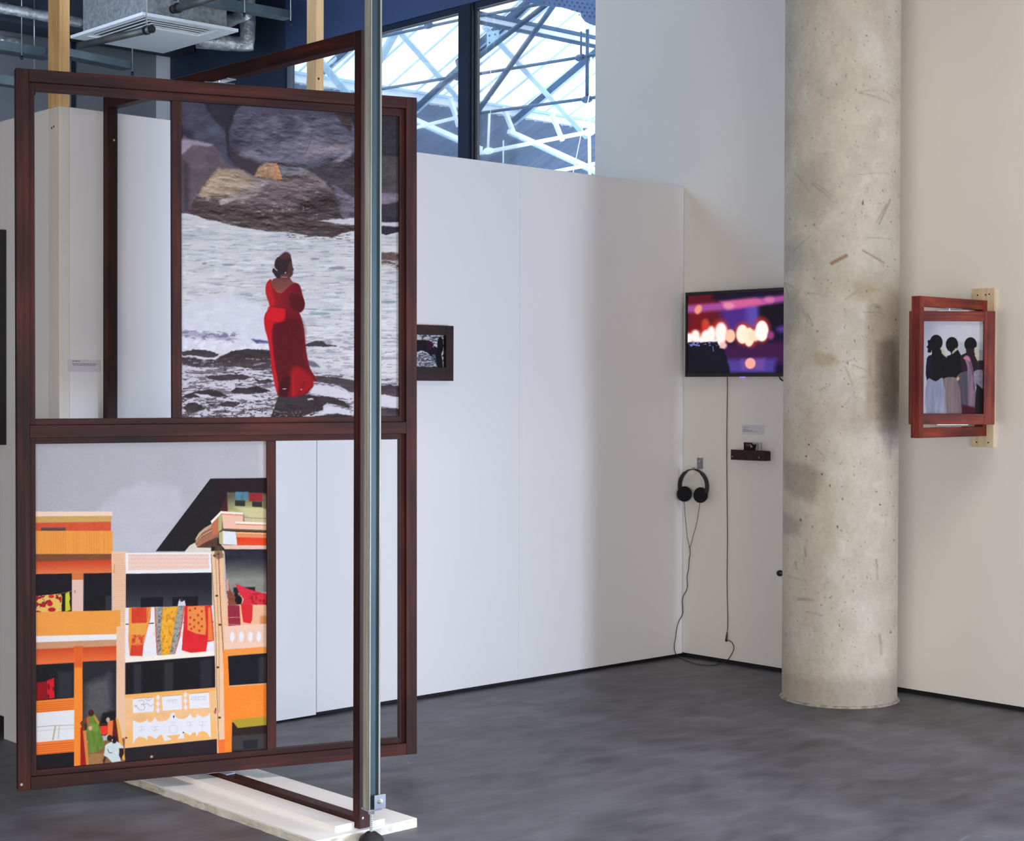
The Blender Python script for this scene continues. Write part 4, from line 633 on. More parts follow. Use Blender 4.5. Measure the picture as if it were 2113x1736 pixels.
# ------------------------------------------------------------------ big revolving frame and its stand
def sculpture():
    A = thing('frame_stand', (-3.463, -0.8455, 0.0), 'tall stained timber stand frame around the turning picture frame, edge on to us', 'frame')
    x0, x1, y0, y1, zb, zt = -0.022, 0.022, -0.8425, 0.8425, 0.031, 2.612
    box('front_post', WD['z'], A, x0, x1, y0, y0 + 0.036, zb, zt, 0.001); box('rear_post', WD['z'], A, x0, x1, y1 - 0.036, y1, zb, zt, 0.001)
    box('top_rail', WD['y'], A, x0, x1, y0 + 0.0362, y1 - 0.0362, zt - 0.046, zt, 0.001); box('bottom_rail', WD['y'], A, x0, x1, y0 + 0.0362, y1 - 0.0362, zb, zb + 0.034, 0.001)
    for z in (0.066, 0.112):
        b = lathe('screw', M_SCREW, A, (-0.009 if z < 0.1 else 0.006, y0 + 0.0005, z - 0.002), (0, -1, 0), [(0, 0.0045), (0.0015, 0.004), (0.0018, 0.001)], 10)
    lathe('screw', M_SCREW, A, (0.005, y1 - 0.0365, 2.44), (0, -1, 0), [(0, 0.005), (0.002, 0.0045), (0.0024, 0.001)], 10)
    for nm, z in (('pivot_plate', zt - 0.0475), ('pivot_plate', zb + 0.0352)):
        box(nm, M_STEEL, A, -0.019, 0.019, -0.05, 0.05, z - 0.001, z + 0.001)
    B = thing('picture_frame', (-3.480, -0.845, 0.0), 'large dark red timber frame turned on a pivot, holding two big colour photographs', 'frame', math.radians(-19.5))
    B.rotation_euler = (0, -0.003, math.radians(-19.5)); B.location.x += 0.0037; B.location.y -= 0.0013   # it hangs very slightly out of plumb
    uL, uR, zB, zT = -0.706, 0.749, 0.071, 2.551; f, r, w = -0.0225, 0.0225, 0.043
    box('left_stile', WD['z'], B, uL, uL + w, f, r, zB, zT, 0.0015); box('right_stile', WD['z'], B, uR - w, uR, f, r, zB, zT, 0.0015)
    box('top_rail', WD['x'], B, uL + w + .0003, uR - w - .0003, f, r, zT - w, zT, 0.0012); box('bottom_rail', WD['x'], B, uL + w + .0003, uR - w - .0003, f, r, zB, zB + w, 0.0012)
    box('middle_rail', WD['x'], B, uL + w + .0003, uR - w - .0003, f, r, 1.285, 1.3285, 0.0012)
    a, b = uL + w + 0.0004, uR - w - 0.0004; lf, lb = -0.006, 0.0215; t = 0.0205
    def bead(n, ax, *q): return box(n, WD[ax], B, *q, 0.0008)
    for z0, z1 in ((1.3288, zT - w - .0003), (zB + w + .0003, 1.2847)):
        bead('inner_bead', 'z', a, a + t, lf, lb, z0, z1); bead('inner_bead', 'z', b - t, b, lf, lb, z0, z1)
        lo = 0.020 if z0 < 1 else 0.0215
        bead('inner_bead', 'x', a + t, b - t, lf, lb, z0, z0 + lo); bead('inner_bead', 'x', a + t, b - t, lf, lb, z1 - (0.028 if z0 > 1 else 0.0215), z1)
    U0, U1 = 1.3503, zT - w - 0.0283; L0, L1 = zB + w + 0.0203, 1.2632
    bead('divider', 'z', -0.170, -0.136, lf, lb, U0, U1); bead('divider', 'z', 0.174, 0.208, lf, lb, L0, L1)
    for nm, s, m0, m1, z0, z1 in (('sea_photograph', sea_print(), -0.136, b - t, U0, U1), ('house_photograph', house_print(), a + t, 0.174, L0, L1)):
        bk = box('backing_board', DKW, B, m0 + 0.0003, m1 - 0.0003, 0.004, 0.009, z0 + 0.0003, z1 - 0.0003)
        p = s.build('photograph', M_PRINT, B, lambda u, v: (m0 + .0005 + (m1 - m0 - .001) * u, np.full(u.shape, 0.0035), z1 - .0005 - (z1 - z0 - .001) * v))
        p['label'] = 'colour photograph of a woman in a red dress by the sea' if 'sea' in nm else 'colour photograph of orange houses with washing hung out'
    box('pivot_plate', M_STEEL, B, -0.055, 0.055, -0.017, 0.017, zT + 0.0003, zT + 0.0023); box('pivot_plate', M_STEEL, B, -0.05, 0.05, -0.017, 0.017, zB - 0.0022, zB - 0.0003)
    lathe('pivot_pin', M_STEEL, B, (0, 0, zT + 0.0023), (0, 0, 1), [(0, 0.005), (0.010, 0.005)], 10); lathe('screw', M_SCREW, B, (uL + 0.012, f - 0.0002, zB + 0.022), (0, -1, 0), [(0, 0.005), (0.0015, 0.0045)], 10)
    # layered base board on the floor
    D = thing('base_board', (-3.465, -0.8, 0.0), 'long white painted layered floor board carrying the timber stand frame', 'base board')
    def slab(name, m, x0, x1, y0, y1, z0, z1, jag=0.0, seed=1):
        bm = bmesh.new(); rs = random.Random(seed); n = 60
        rows = []
        for k in range(n + 1):
            y = y0 + (y1 - y0) * k / n; j = lambda: rs.uniform(-jag, jag) if 0 < k < n else 0
            rows.append([bm.verts.new(v) for v in ((x0 + j(), y, z0), (x1 + j(), y, z0), (x1 + j() * .4, y, z1), (x0 + j() * .4, y, z1))])
        for p, q in zip(rows, rows[1:]):
            for i in range(4): bm.faces.new((p[i], p[(i + 1) % 4], q[(i + 1) % 4], q[i]))
        bm.faces.new(rows[0][::-1]); bm.faces.new(rows[-1]); return link(name, bm, m, D)
    slab('lower_slab', M_BASE_E, -0.203, 0.206, -0.905, 0.93, 0.0, 0.0245, 0.003, 3)
    slab('top_sheet', M_BASE, -0.2025, 0.2055, -0.9045, 0.929, 0.0248, 0.0302, 0.0008, 5)
    slab('side_batten', M_BASE, -0.100, -0.0235, -0.865, 0.86, 0.0304, 0.050, 0.0005, 7)
    slab('side_batten', M_BASE, 0.0255, 0.085, -0.885, 0.86, 0.0304, 0.046, 0.0005, 9)
    # steel strut with jack foot, floor to ceiling
    S = thing('steel_strut', (-3.484, -1.749, 0.0), 'galvanised steel channel strut standing floor to ceiling before the stand frame', 'steel strut', math.radians(-8))
    bm = bmesh.new(); h = 0.0205; z0, z1 = 0.112, 4.62
    badd(bm, -h, -h + 0.0025, -h, h, z0, z1); badd(bm, -h, h, h - 0.0025, h, z0, z1); badd(bm, h - 0.0025, h, -h, h, z0, z1)
    badd(bm, -h, -h + 0.0045, -h, -h + 0.002, z0, z1); badd(bm, h - 0.0045, h, -h, -h + 0.002, z0, z1)
    ch = link('channel', bm, M_ZINC, S); box('channel_insert', M_ZBLUE, S, -h + 0.0028, h - 0.0028, -0.012, h - 0.0026, z0, z1)
    for x in (-0.012, -0.004, 0.005): pass
    for y in (-0.010, -0.002, 0.008): box('rolled_rib', M_ZINC, S, -h - 0.0012, -h, y - 0.0012, y + 0.0012, z0, z1)
    bk = box('end_plate', M_STEEL, S, -0.024, 0.026, -0.024, 0.024, 0.106, 0.1118, 0.001)
    bp = box('clamp_plate', M_STEEL, S, -0.006, 0.036, -0.0310, -0.0265, 0.112, 0.158, 0.0015)
    lathe('bolt', M_SCREW, S, (0.015, -0.031, 0.136), (0, -1, 0), [(0, 0.009), (0.001, 0.009), (0.0012, 0.0065), (0.006, 0.006), (0.0065, 0.002)], 12)
    lathe('jack_rod', M_STEEL, S, (0.0, 0.0, 0.030), (0, 0, 1), [(0, 0.005)] + [(0.004 + i * 0.003, 0.0050 if i % 2 else 0.0053) for i in range(24)] + [(0.0765, 0.005)], 12)
    lathe('lock_nut', M_STEEL, S, (0.0, 0.0, 0.092), (0, 0, 1), [(0, 0.010), (0.010, 0.010)], 6)
    lathe('rubber_foot', M_RUB, S, (0.0, 0.0, 0.0), (0, 0, 1), [(0, 0.040), (0.012, 0.040), (0.020, 0.034), (0.034, 0.016), (0.036, 0.008)], 28)
sculpture()
# ------------------------------------------------------------------ pine posts above the partition
t = thing('pine_post', (-3.650, 0.0475, 2.5565), 'raw pine post rising to the ceiling from the left corner of the white partition', 'post')
box('timber', PN['z'], t, -0.022, 0.022, -0.0475, 0.0475, 0, 2.06, 0.0015)
box('paint_patch', M_STUD, t, -0.020, 0.021, -0.0482, -0.0476, 0.045, 0.10)
tag(t, 'raw pine post rising to the ceiling from the left corner of the white partition', 'post')
xa = sight(647, 180, 'y', 0.098).x
t = box('pine_post', PN['z'], None, xa, xa + 0.044, 0.098, 0.168, 0.0, 4.618, 0.0015)
tag(t, 'raw pine post behind the partition, seen through the triangle above the frames', 'post')
k = lathe('knot', M_HOLE, t, (xa + 0.016, 0.0982, sight(652, 165, 'y', 0.098).z), (0, -1, 0), [(0, 0.006), (0.0008, 0.005)], 10)
# ------------------------------------------------------------------ small pictures and cards
def small_sheet(kind):
    if kind == 'lying':
        s = Sheet([(816, 690), (919, 694), (919, 757), (816, 759)], 120, 76, (206, 204, 210)); P = s.poly; s.sm = True
        s.spat([(816, 690), (919, 690), (919, 760), (816, 760)], (60, 60, 72), 0.52, 0.06, (9, 2.2), 5, 0.9, 1)
        P([(816, 704), (850, 703), (868, 704), (876, 707), (884, 712), (886, 715), (896, 718), (910, 730), (916, 760), (900, 762), (888, 742), (872, 734), (862, 728), (840, 724), (816, 726)], (24, 16, 28), 1.5); P([(862, 704), (880, 708), (884, 716), (870, 724), (862, 722)], (48, 20, 44), 3); P([(882, 715), (886, 714), (884, 719)], (210, 170, 190), 1.5)
        P([(897, 718), (898, 706), (902, 699), (908, 697.5), (914, 701), (917, 712), (916, 722), (910, 734), (908, 758), (898, 758)], (14, 14, 18), 1.2); s.spat([(812, 730), (890, 732), (900, 760), (812, 762)], (120, 128, 150), 0.5, 0.05, (7, 2), 9, 0.8, 1)
        return s
    if kind == 'three':
        s = Sheet([(1899, 657), (2029, 657), (2029, 849), (1899, 849)], 144, 210, (196, 196, 206)); P = s.poly; s.sm = True; X, Y = s.X, s.Y
        s.put((slice(None), slice(None)), np.ones(X.shape), (190, 192, 206), col2=(202, 202, 208), g=(1912, 0, 2029, 0)); P([(1976, 700), (2032, 700), (2032, 740), (1976, 740)], (176, 180, 186), 6); P([(2004, 716), (2032, 716), (2032, 738), (2004, 738)], (146, 150, 158), 4)
        K = (14, 14, 20)
        s.ell(1931, 701, 13.5, 16, K, 1); P([(1913, 698), (1918, 696), (1932, 700), (1934, 714), (1922, 716), (1920, 722), (1913, 721), (1914, 714), (1911, 711), (1914, 706)], (18, 14, 18), 1); P([(1922, 712), (1938, 712), (1950, 728), (1960, 736), (1962, 770), (1942, 782), (1912, 780), (1912, 734), (1922, 726)], K, 1); P([(1912, 734), (1920, 730), (1926, 760), (1912, 780)], (22, 20, 42), 3)
        s.ell(1964, 705, 13, 15.5, K, 1); P([(1952, 706), (1956, 718), (1966, 722), (1978, 706)], K, 1); P([(1960, 716), (1974, 714), (1980, 722), (1988, 736), (1996, 750), (1994, 770), (1974, 776), (1948, 776), (1946, 740), (1952, 730), (1962, 726)], (12, 13, 16), 1)
        s.ell(2003, 705, 13, 15, K, 1); P([(1994, 716), (2012, 714), (2016, 730), (2022, 744), (2032, 744), (2032, 770), (1996, 775), (1984, 750), (1982, 730), (1994, 722)], (40, 24, 32), 1.2); P([(2016, 738), (2032, 738), (2032, 764), (2018, 762)], (44, 34, 38), 2)
        for pts in ([(1940, 713), (1946, 711), (1950, 722), (1954, 732), (1949, 730), (1944, 724)], [(1964, 722), (1972, 713), (1977, 713), (1974, 718), (1966, 724)], [(2011, 713), (2017, 711), (2021, 722), (2019, 740), (2016, 736), (2012, 726)]): P(pts, (186, 184, 164), 1.5, 1.5, 3, amp=24, ns=(3, 3))
        P([(1912, 779), (1930, 782), (1944, 774), (1948, 790), (1953, 830), (1956, 850), (1912, 850)], (146, 150, 172), 1.5, amp=22, ns=(3, 40)); P([(1947, 776), (1976, 775), (1984, 800), (1988, 850), (1956, 850), (1950, 800)], (124, 108, 112), 1.5, amp=22, ns=(3, 50)); P([(1975, 770), (1998, 760), (2010, 770), (2014, 800), (2016, 850), (1988, 850), (1982, 800)], (78, 74, 86), 1.5, amp=20, ns=(3, 50))
        P([(1990, 733), (1996, 729), (2001, 732), (2006, 746), (2010, 770), (2014, 850), (2000, 850), (1998, 780), (1996, 750)], (124, 104, 124), 2, amp=26, ns=(3, 50)); P([(1988, 734), (1994, 728), (2000, 731), (2003, 740), (1997, 738)], (190, 120, 150), 1.5); s.line([(2001, 740), (2009, 770), (2011, 800)], 1.4, (112, 28, 70), 0.9)
        P([(2010, 762), (2032, 760), (2032, 796), (2020, 792), (2012, 790)], (128, 126, 142), 2, 1, amp=26, ns=(4, 4)); P([(2016, 786), (2032, 800), (2032, 850), (2012, 850)], (16, 18, 22), 2); P([(1986, 830), (2014, 836), (2014, 850), (1986, 850)], (66, 16, 32), 4)
        s.ell(1977, 776, 3, 4, (206, 160, 140), 2)
        return s
    if kind == 'card':
        s = Sheet([(1534, 909), (1570, 910), (1570, 930), (1533, 930)], 60, 40, (176, 170, 162)); P = s.poly
        P([(1532, 908), (1551, 908), (1556, 914), (1562, 912), (1560, 930), (1532, 930)], (38, 24, 30), 1.5, 1, 3); P([(1548, 912), (1554, 918), (1550, 920)], (200, 180, 170), 1.5); s.ell(1557, 918, 2.4, 5, (14, 12, 14), 1.2); P([(1538, 912), (1548, 912), (1548, 917), (1540, 917)], (96, 76, 86), 2, 1, 3); P([(1563, 912), (1567, 911), (1567, 930), (1563, 930)], (140, 138, 134), 2)
        return s
    if kind in ('label_a', 'label_b'):
        q = [(0, 0), (100, 0), (100, 34), (0, 34)]; s = Sheet(q, 160, 56, (222, 221, 230)); rs = random.Random(3 if kind == 'label_a' else 8)
        ls = [(4, 15, 38, 1.9), (12, 15, 92, 1.6), (16, 17, 86, 1.3)] if kind == 'label_a' else [(8, 6, 32, 2.0), (16, 6, 28, 2.0), (20, 6, 48, 1.3), (24, 6, 76, 1.3)]
        for y, x, xe, w in ls:
            while x < xe:
                L = min(rs.uniform(5, 11), xe - x + 1); s.line([(x, y), (x + L, y)], w, (92, 90, 106), 0.9); x += L + 1.6
        return s
    s = Sheet([(1420, 609), (1640, 592), (1640, 768), (1421, 768)], 300, 200, (22, 14, 40)); P = s.poly; X, Y = s.X, s.Y   # television picture
    P([(1415, 600), (1478, 598), (1496, 700), (1415, 700)], (110, 18, 26), 26); P([(1470, 640), (1500, 640), (1490, 700), (1440, 690)], (90, 20, 30), 20); P([(1486, 630), (1566, 610), (1572, 680), (1490, 690)], (74, 40, 128), 22); P([(1540, 620), (1566, 616), (1572, 668), (1540, 690)], (96, 78, 176), 16, a=0.8); P([(1566, 620), (1640, 610), (1640, 665), (1568, 660)], (18, 12, 26), 14)
    P([(1415, 629), (1480, 622), (1540, 613), (1640, 598), (1640, 614), (1560, 628), (1500, 637), (1415, 645)], (160, 74, 150), 9); P([(1484, 618), (1560, 608), (1580, 622), (1500, 636)], (206, 96, 150), 8); s.ell(1441, 637, 7, 10, (240, 150, 130), 5, rot=0.4); s.ell(1503, 628, 11, 6.5, (226, 140, 170), 7); s.ell(1588, 613, 11, 8, (206, 110, 160), 7); P([(1415, 600), (1640, 590), (1640, 600), (1480, 618), (1415, 622)], (26, 12, 40), 10, a=0.8); P([(1415, 606), (1470, 603), (1468, 620), (1415, 624)], (96, 14, 26), 8, a=0.8)
    s.ell(1456, 668, 8, 12, (196, 66, 40), 7); P([(1480, 710), (1640, 700), (1640, 748), (1500, 752)], (60, 22, 66), 14)
    for x, y, rx, ry in ((1433, 694, 16, 13), (1460, 689, 15, 20), (1486, 685, 19, 27), (1534, 686, 19, 23), (1549, 694, 14, 20), (1573, 678, 17, 27)): s.ell(x, y, rx, ry, (206, 56, 40), 13, a=0.85)
    for x, y, rx, ry in ((1423, 696, 9, 10), (1436, 692, 9, 13), (1459, 693, 12, 14), (1468, 688, 9, 17), (1488, 685, 13, 22), (1484, 706, 11, 10), (1456, 700, 20, 8)): s.ell(x, y, rx, ry, (255, 244, 238), 6)
    s.ell(1507, 691, 10.5, 14, (250, 196, 170), 4); s.ell(1532, 687, 13, 20, (255, 240, 216), 4); s.ell(1546, 693, 11, 20, (255, 236, 204), 4); s.ell(1557, 690, 14, 12, (255, 222, 196), 6); s.ell(1573, 680, 14, 22, (255, 250, 240), 4); s.ell(1592, 689, 7, 9, (150, 56, 126), 6); s.ell(1620, 676, 16, 7, (80, 54, 140), 10); s.ell(1492, 711, 8, 7, (236, 190, 190), 5)
    P([(1500, 740), (1604, 738), (1600, 768), (1505, 768)], (78, 58, 150), 12); P([(1530, 740), (1580, 738), (1578, 762), (1530, 762)], (110, 70, 150), 9); s.ell(1549, 748, 11, 11.5, (246, 170, 156), 3)
    P([(1415, 706), (1480, 703), (1486, 716), (1494, 718), (1500, 738), (1508, 770), (1415, 770)], (16, 16, 30), 3, 2, 4); s.spat([(1418, 704), (1478, 703), (1480, 712), (1420, 713)], (130, 130, 220), 0.55, 0.04, (4, 2), 6, 0.9, 1); s.line([(1471, 712), (1473, 724)], 2, (120, 120, 200), 0.7)
    return s
def flat(s, m, parent, axis, c, a0, a1, z0, z1, name='photograph'):
    """sheet facing -axis at constant coordinate c, running from a0 (left) to a1 (right)"""
    if axis == 'x': return s.build(name, m, parent, lambda u, v: (np.full(u.shape, c), a0 + (a1 - a0) * u, z1 + (z0 - z1) * v))
    return s.build(name, m, parent, lambda u, v: (a0 + (a1 - a0) * u, np.full(u.shape, c), z1 + (z0 - z1) * v))
def rect_frame(parent, m, ax, x0, x1, y0, y1, z0, z1, w, wt=None, wb=None):
    """picture moulding: four mitre-less members in the plane of ax"""
    wt = wt or w; wb = wb or w
    if ax == 'y':
        box('stile', m['z'], parent, x0, x0 + w, y0, y1, z0, z1, .001); box('stile', m['z'], parent, x1 - w, x1, y0, y1, z0, z1, .001)
        box('rail', m['x'], parent, x0 + w, x1 - w, y0, y1, z1 - wt, z1, .001); box('rail', m['x'], parent, x0 + w, x1 - w, y0, y1, z0, z0 + wb, .001)
t = thing('small_picture_frame', (-1.805, 0.0, 1.4925), 'small dark framed photograph on the partition, half hidden behind the large frame', 'picture frame')
rect_frame(t, dict(x=DKW, z=DKW), 'y', -0.135, 0.135, -0.030, -0.001, 0, 0.26, 0.047, 0.045, 0.064)
box('backing_board', M_BLACK, t, -0.09, 0.09, -0.012, -0.002, 0.062, 0.218); flat(small_sheet('lying'), M_PRINT, t, 'y', -0.0125, -0.089, 0.089, 0.063, 0.216)
for nm, sh, x0, x1, z0, z1, lab in (('a', 'label_a', -3.640, -3.500, 1.519, 1.566, 'pale printed caption card on the partition, left of the tall frame'),):
    t = thing('caption_card', (x0, -0.0005, z0), lab, 'label'); box('card', M_WHM, t, 0, x1 - x0, -0.003, -0.0003, 0, z1 - z0); flat(small_sheet(sh), M_PRINT, t, 'y', -0.0034, 0, x1 - x0, 0, z1 - z0, 'printed_face')
t = thing('caption_card', (-0.0005, -0.411, 1.222), 'pale printed caption card on the wall above the little wooden ledge', 'label')
box('card', M_WHM, t, -0.004, -0.0003, -0.146, 0, 0, 0.049, 0.0005); flat(small_sheet('label_b'), M_PRINT, t, 'x', -0.0044, -0.001, -0.145, 0.001, 0.048, 'printed_face')
# little ledge with a card standing in it
t = thing('card_ledge', (-0.0005, -0.481, 1.085), 'small dark wooden ledge box screwed to the wall below the caption card', 'shelf')
box('front_board', DKW, t, -0.050, -0.040, -0.118, 0.106, 0.003, 0.056, .001); box('floor_board', DKW, t, -0.040, -0.0005, -0.118, 0.106, 0.003, 0.013)
box('back_board', DKW, t, -0.010, -0.0005, -0.118, 0.106, 0.013, 0.050); box('end_board', DKW, t, -0.040, -0.010, 0.098, 0.106, 0.013, 0.054); box('end_board', DKW, t, -0.040, -0.010, -0.118, -0.110, 0.013, 0.054)
for y in (0.095, -0.082): lathe('screw', M_SCREW, t, (-0.0501, y, 0.020), (-1, 0, 0), [(0, 0.0035), (0.0012, 0.003)], 8)
t = thing('photo_card', (-0.030, -0.50, 1.0985), 'small dark photo card standing up out of the wooden ledge box', 'photo card')
box('card', M_WHM, t, 0.0, 0.002, -0.055, 0.055, 0, 0.083); flat(small_sheet('card'), M_PRINT, t, 'x', -0.0004, 0.054, -0.054, 0.03, 0.082)
# ------------------------------------------------------------------ television
t = thing('television', (-0.0005, -0.43, 1.523), 'wall mounted flat screen television showing blurred purple and white lights', 'television')
box('wall_bracket', M_BLACK, t, -0.025, 0, -0.12, 0.12, 0.12, 0.32); box('casing', M_BLACK, t, -0.052, -0.0255, -0.362, 0.362, 0.0, 0.452, 0.004)
bm = bmesh.new(); badd(bm, -0.060, -0.0525, -0.366, 0.366, 0.437, 0.453); badd(bm, -0.060, -0.0525, -0.366, 0.366, 0.0, 0.019); badd(bm, -0.060, -0.0525, -0.366, -0.353, 0.019, 0.437); badd(bm, -0.060, -0.0525, 0.353, 0.366, 0.019, 0.437)
link('bezel', bm, M_BLACK, t); flat(small_sheet('tv'), M_SCREEN, t, 'x', -0.0545, 0.3525, -0.3525, 0.0195, 0.4365, 'screen')
box('indicator', M_LED, t, -0.0595, -0.054, -0.045, -0.010, -0.005, 0.0)
tube('power_cable', M_BLACK, t, spline([(-0.02, -0.235, 0.01), (-0.012, -0.24, -0.012), (-0.008, -0.262, -0.025), (-0.006, -0.30, -0.045), (-0.006, -0.36, -0.06)]), 0.0035, 6)
def wallpt(px, py, off):
    return sight(px, py, 'x', -off) if px > 1411 else sight(px, py, 'y', -off)
o = tube('speaker_cable', M_BLACK, None, spline([wallpt(1500, 772, 0.02), wallpt(1500.5, 800, 0.006), wallpt(1500, 900, 0.004), wallpt(1501, 1000, 0.004), wallpt(1502.5, 1100, 0.004), wallpt(1502.5, 1200, 0.004), wallpt(1504.5, 1280, 0.004), wallpt(1503.5, 1300, 0.006)]), 0.0021, 6)
tag(o, 'thin black cable hanging straight down the wall from the television', 'cable')
# ------------------------------------------------------------------ headphones on a metal hook
t = thing('wall_hook', (-0.0005, -0.122, 1.028), 'small grey metal hook plate on the corner wall holding the headphones', 'hook')
box('plate', M_GALV, t, -0.0025, 0, -0.0205, 0.0205, 0.0, 0.060, .0006); lathe('screw', M_STEEL, t, (-0.0026, 0.004, 0.041), (-1, 0, 0), [(0, 0.007), (0.002, 0.006), (0.0024, 0.001)], 12)
box('arm', M_GALV, t, -0.055, -0.0026, -0.010, 0.010, 0.0, 0.003); box('lip', M_GALV, t, -0.055, -0.0525, -0.010, 0.010, 0.0031, 0.010)
H = thing('headphones', (-0.036, -0.106, 0.866), 'black on-ear headphones hanging from the metal hook in the corner', 'headphones')
def headphones():
    R, cz = 0.096, 0.0705
    bm = bmesh.new(); prev = None; n = 34
    for k in range(n + 1):
        a = math.radians(-22 + 224 * k / n); c, s = math.cos(a), math.sin(a)
        w = 0.0115; th = 0.0022 if 52 < math.degrees(a) < 128 else 0.0048
        y, z = R * c, cz + 0.93 * R * s
        vs = [bm.verts.new(v) for v in ((-w, y - c * th, z - s * th), (w, y - c * th, z - s * th), (w, y + c * th, z + s * th), (-w, y + c * th, z + s * th))]
        if prev:
            for i in range(4): bm.faces.new((prev[i], prev[(i + 1) % 4], vs[(i + 1) % 4], vs[i]))
        else: bm.faces.new(vs[::-1])
        prev = vs
    bm.faces.new(prev); link('headband', bm, M_BLACK, H, smooth=False)
    for sgn in (1, -1):
        c = Vector((-0.004, 0.058 * sgn, 0.024)); ax = Vector((-0.85, -0.45, 0.10)) if sgn > 0 else Vector((-0.93, -0.28, 0.10))
        cup = lathe('ear_cup', M_BLACK, H, c - ax * 0.012, ax, [(-0.002, 0.012), (0.0, 0.034), (0.008, 0.038), (0.013, 0.037)], 28)
        lathe('ear_pad', M_FOAM, cup, c - ax * 0.012, ax, [(0.0135, 0.033), (0.015, 0.040), (0.021, 0.042), (0.027, 0.037), (0.029, 0.024), (0.025, 0.010), (0.0245, 0.001)], 28)
        box('yoke', M_BLACK, H, -0.008, 0.008, 0.0785 * sgn - 0.005, 0.0785 * sgn + 0.007, 0.018, 0.048, 0.003)
headphones()
inv = Vector((-0.036, -0.106, 0.866))
j = wallpt(1425, 1129, 0.010)
for a, b, c in ((1413, 1034, [(1415, 1060), (1418, 1090), (1421, 1112)]), (1446, 1032, [(1442, 1060), (1438, 1082), (1433, 1100), (1429, 1116)])):
    tube('ear_lead', M_BLACK, H, [p - inv for p in spline([wallpt(a, b, 0.035)] + [wallpt(x, y, 0.018) for x, y in c] + [j])], 0.0016, 6)
main = [(1426, 1140, .008), (1424.5, 1150, .007), (1423, 1170, .006), (1420, 1190, .006), (1421, 1207, .006), (1418, 1218, .006), (1412.5, 1228, .007)]
pts = [j] + [wallpt(x, y, o) for x, y, o in main]
pts += [sight(x, y, 'y', -0.007) for x, y in ((1410.5, 1240), (1411.5, 1252), (1411, 1266), (1403, 1282), (1399, 1298), (1397.5, 1312), (1394.5, 1330), (1396, 1343), (1401, 1351))]
def flo(px, py, z=0.004):
    r = ray(px, py); return CAM + r * ((z - CAM.z) / r.z)
q = [flo(1412, 1358), flo(1428, 1364), flo(1446, 1369), flo(1472, 1370.5), flo(1490, 1367)] + [wallpt(x, y, o) for x, y, o in ((1503, 1361, .012), (1512, 1349, .012), (1517.5, 1336, .010), (1515, 1326, .008), (1509, 1320, .007), (1504, 1319, .007))]
for p in q:
    p.y = min(p.y, -0.008); p.x = min(p.x, -0.006); p.z = max(p.z, 0.004)
tube('main_lead', M_BLACK, H, [p - inv for p in spline(pts + q, 5)], 0.0021, 6)
bm = bmesh.new(); a, b = wallpt(1503.5, 1301, 0.008), wallpt(1501.5, 1321, 0.008)
tadd(bm, [a, a.lerp(b, .3), a.lerp(b, .8), b], [0.003, 0.0042, 0.0062, 0.0064], 10)
for v in bm.verts: v.co -= inv
link('jack_plug', bm, M_BLACK, H)
t = lathe('round_knob', M_BLACK, None, (-0.0005, -0.668, 0.513), (-1, 0, 0), [(0, 0.016), (0.012, 0.016), (0.02, 0.012), (0.024, 0.003)], 18)
tag(t, 'small round black knob low on the wall, peeping out left of the column', 'knob')
# ------------------------------------------------------------------ small revolving frame on the right wall
t = thing('pine_cleat', (-0.0005, -1.841, 1.195), 'flat raw pine board screwed upright to the right wall behind the small red frame', 'board')
box('board', PL['z'], t, -0.020, 0, -0.056, 0.056, 0, 0.73, .001)
for y, z in ((0.030, 0.700), (-0.012, 0.700), (-0.030, 0.702), (0.030, 0.022), (-0.030, 0.022)): lathe('screw_hole', M_HOLE, t, (-0.0201, y, z), (-1, 0, 0), [(0, 0.004), (0.0006, 0.0035)], 8)
t = thing('bracket_frame', (-0.0205, -1.84, 1.247), 'reddish timber bracket frame standing out from the pine board at right', 'frame')
box('front_post', WR['z'], t, -0.545, -0.513, -0.022, 0.022, 0, 0.621, .001); box('back_post', WR['z'], t, -0.032, 0.0, -0.022, 0.022, 0, 0.621, .001)
box('top_rail', WR['x'], t, -0.5129, -0.0321, -0.022, 0.022, 0.577, 0.621, .001); box('bottom_rail', WR['x'], t, -0.5129, -0.0321, -0.022, 0.022, 0, 0.044, .001)
box('pivot_plate', M_STEEL, t, -0.33, -0.20, -0.015, 0.015, 0.5740, 0.5768); box('pivot_plate', M_STEEL, t, -0.33, -0.20, -0.015, 0.015, 0.0442, 0.0464)
t = thing('red_picture_frame', (-0.300, -1.84, 1.3035), 'small reddish timber frame with a photograph of three women seen from behind', 'picture frame', -math.radians(42.6))
rect_frame(t, WR, 'y', -0.176, 0.2005, -0.018, 0.018, 0, 0.507, 0.049, 0.045, 0.048)
box('backing_board', M_BLACK, t, -0.127, 0.1515, 0.0, 0.006, 0.048, 0.462); flat(small_sheet('three'), M_PRINT, t, 'y', -0.0005, -0.1268, 0.1513, 0.048, 0.462)
box('pivot_plate', M_STEEL, t, -0.055, 0.085, -0.010, 0.010, 0.5072, 0.5092); box('pivot_plate', M_STEEL, t, -0.055, 0.085, -0.010, 0.010, -0.0022, -0.0002)
lathe('pivot_pin', M_STEEL, t, (0, 0, 0.5093), (0, 0, 1), [(0, 0.004), (0.0105, 0.004)], 10)
# ------------------------------------------------------------------ things at the far left
t = thing('black_picture', (-3.671, 0.475, 1.219), 'tall black framed picture hung on the left wall, mostly outside the view', 'picture frame')
box('frame', M_BLACK, t, -0.03, 0, -0.012, 0.6, 0, 0.885, 0.002); box('glass', M_BLACK, t, -0.031, -0.0301, 0.02, 0.57, 0.03, 0.855)
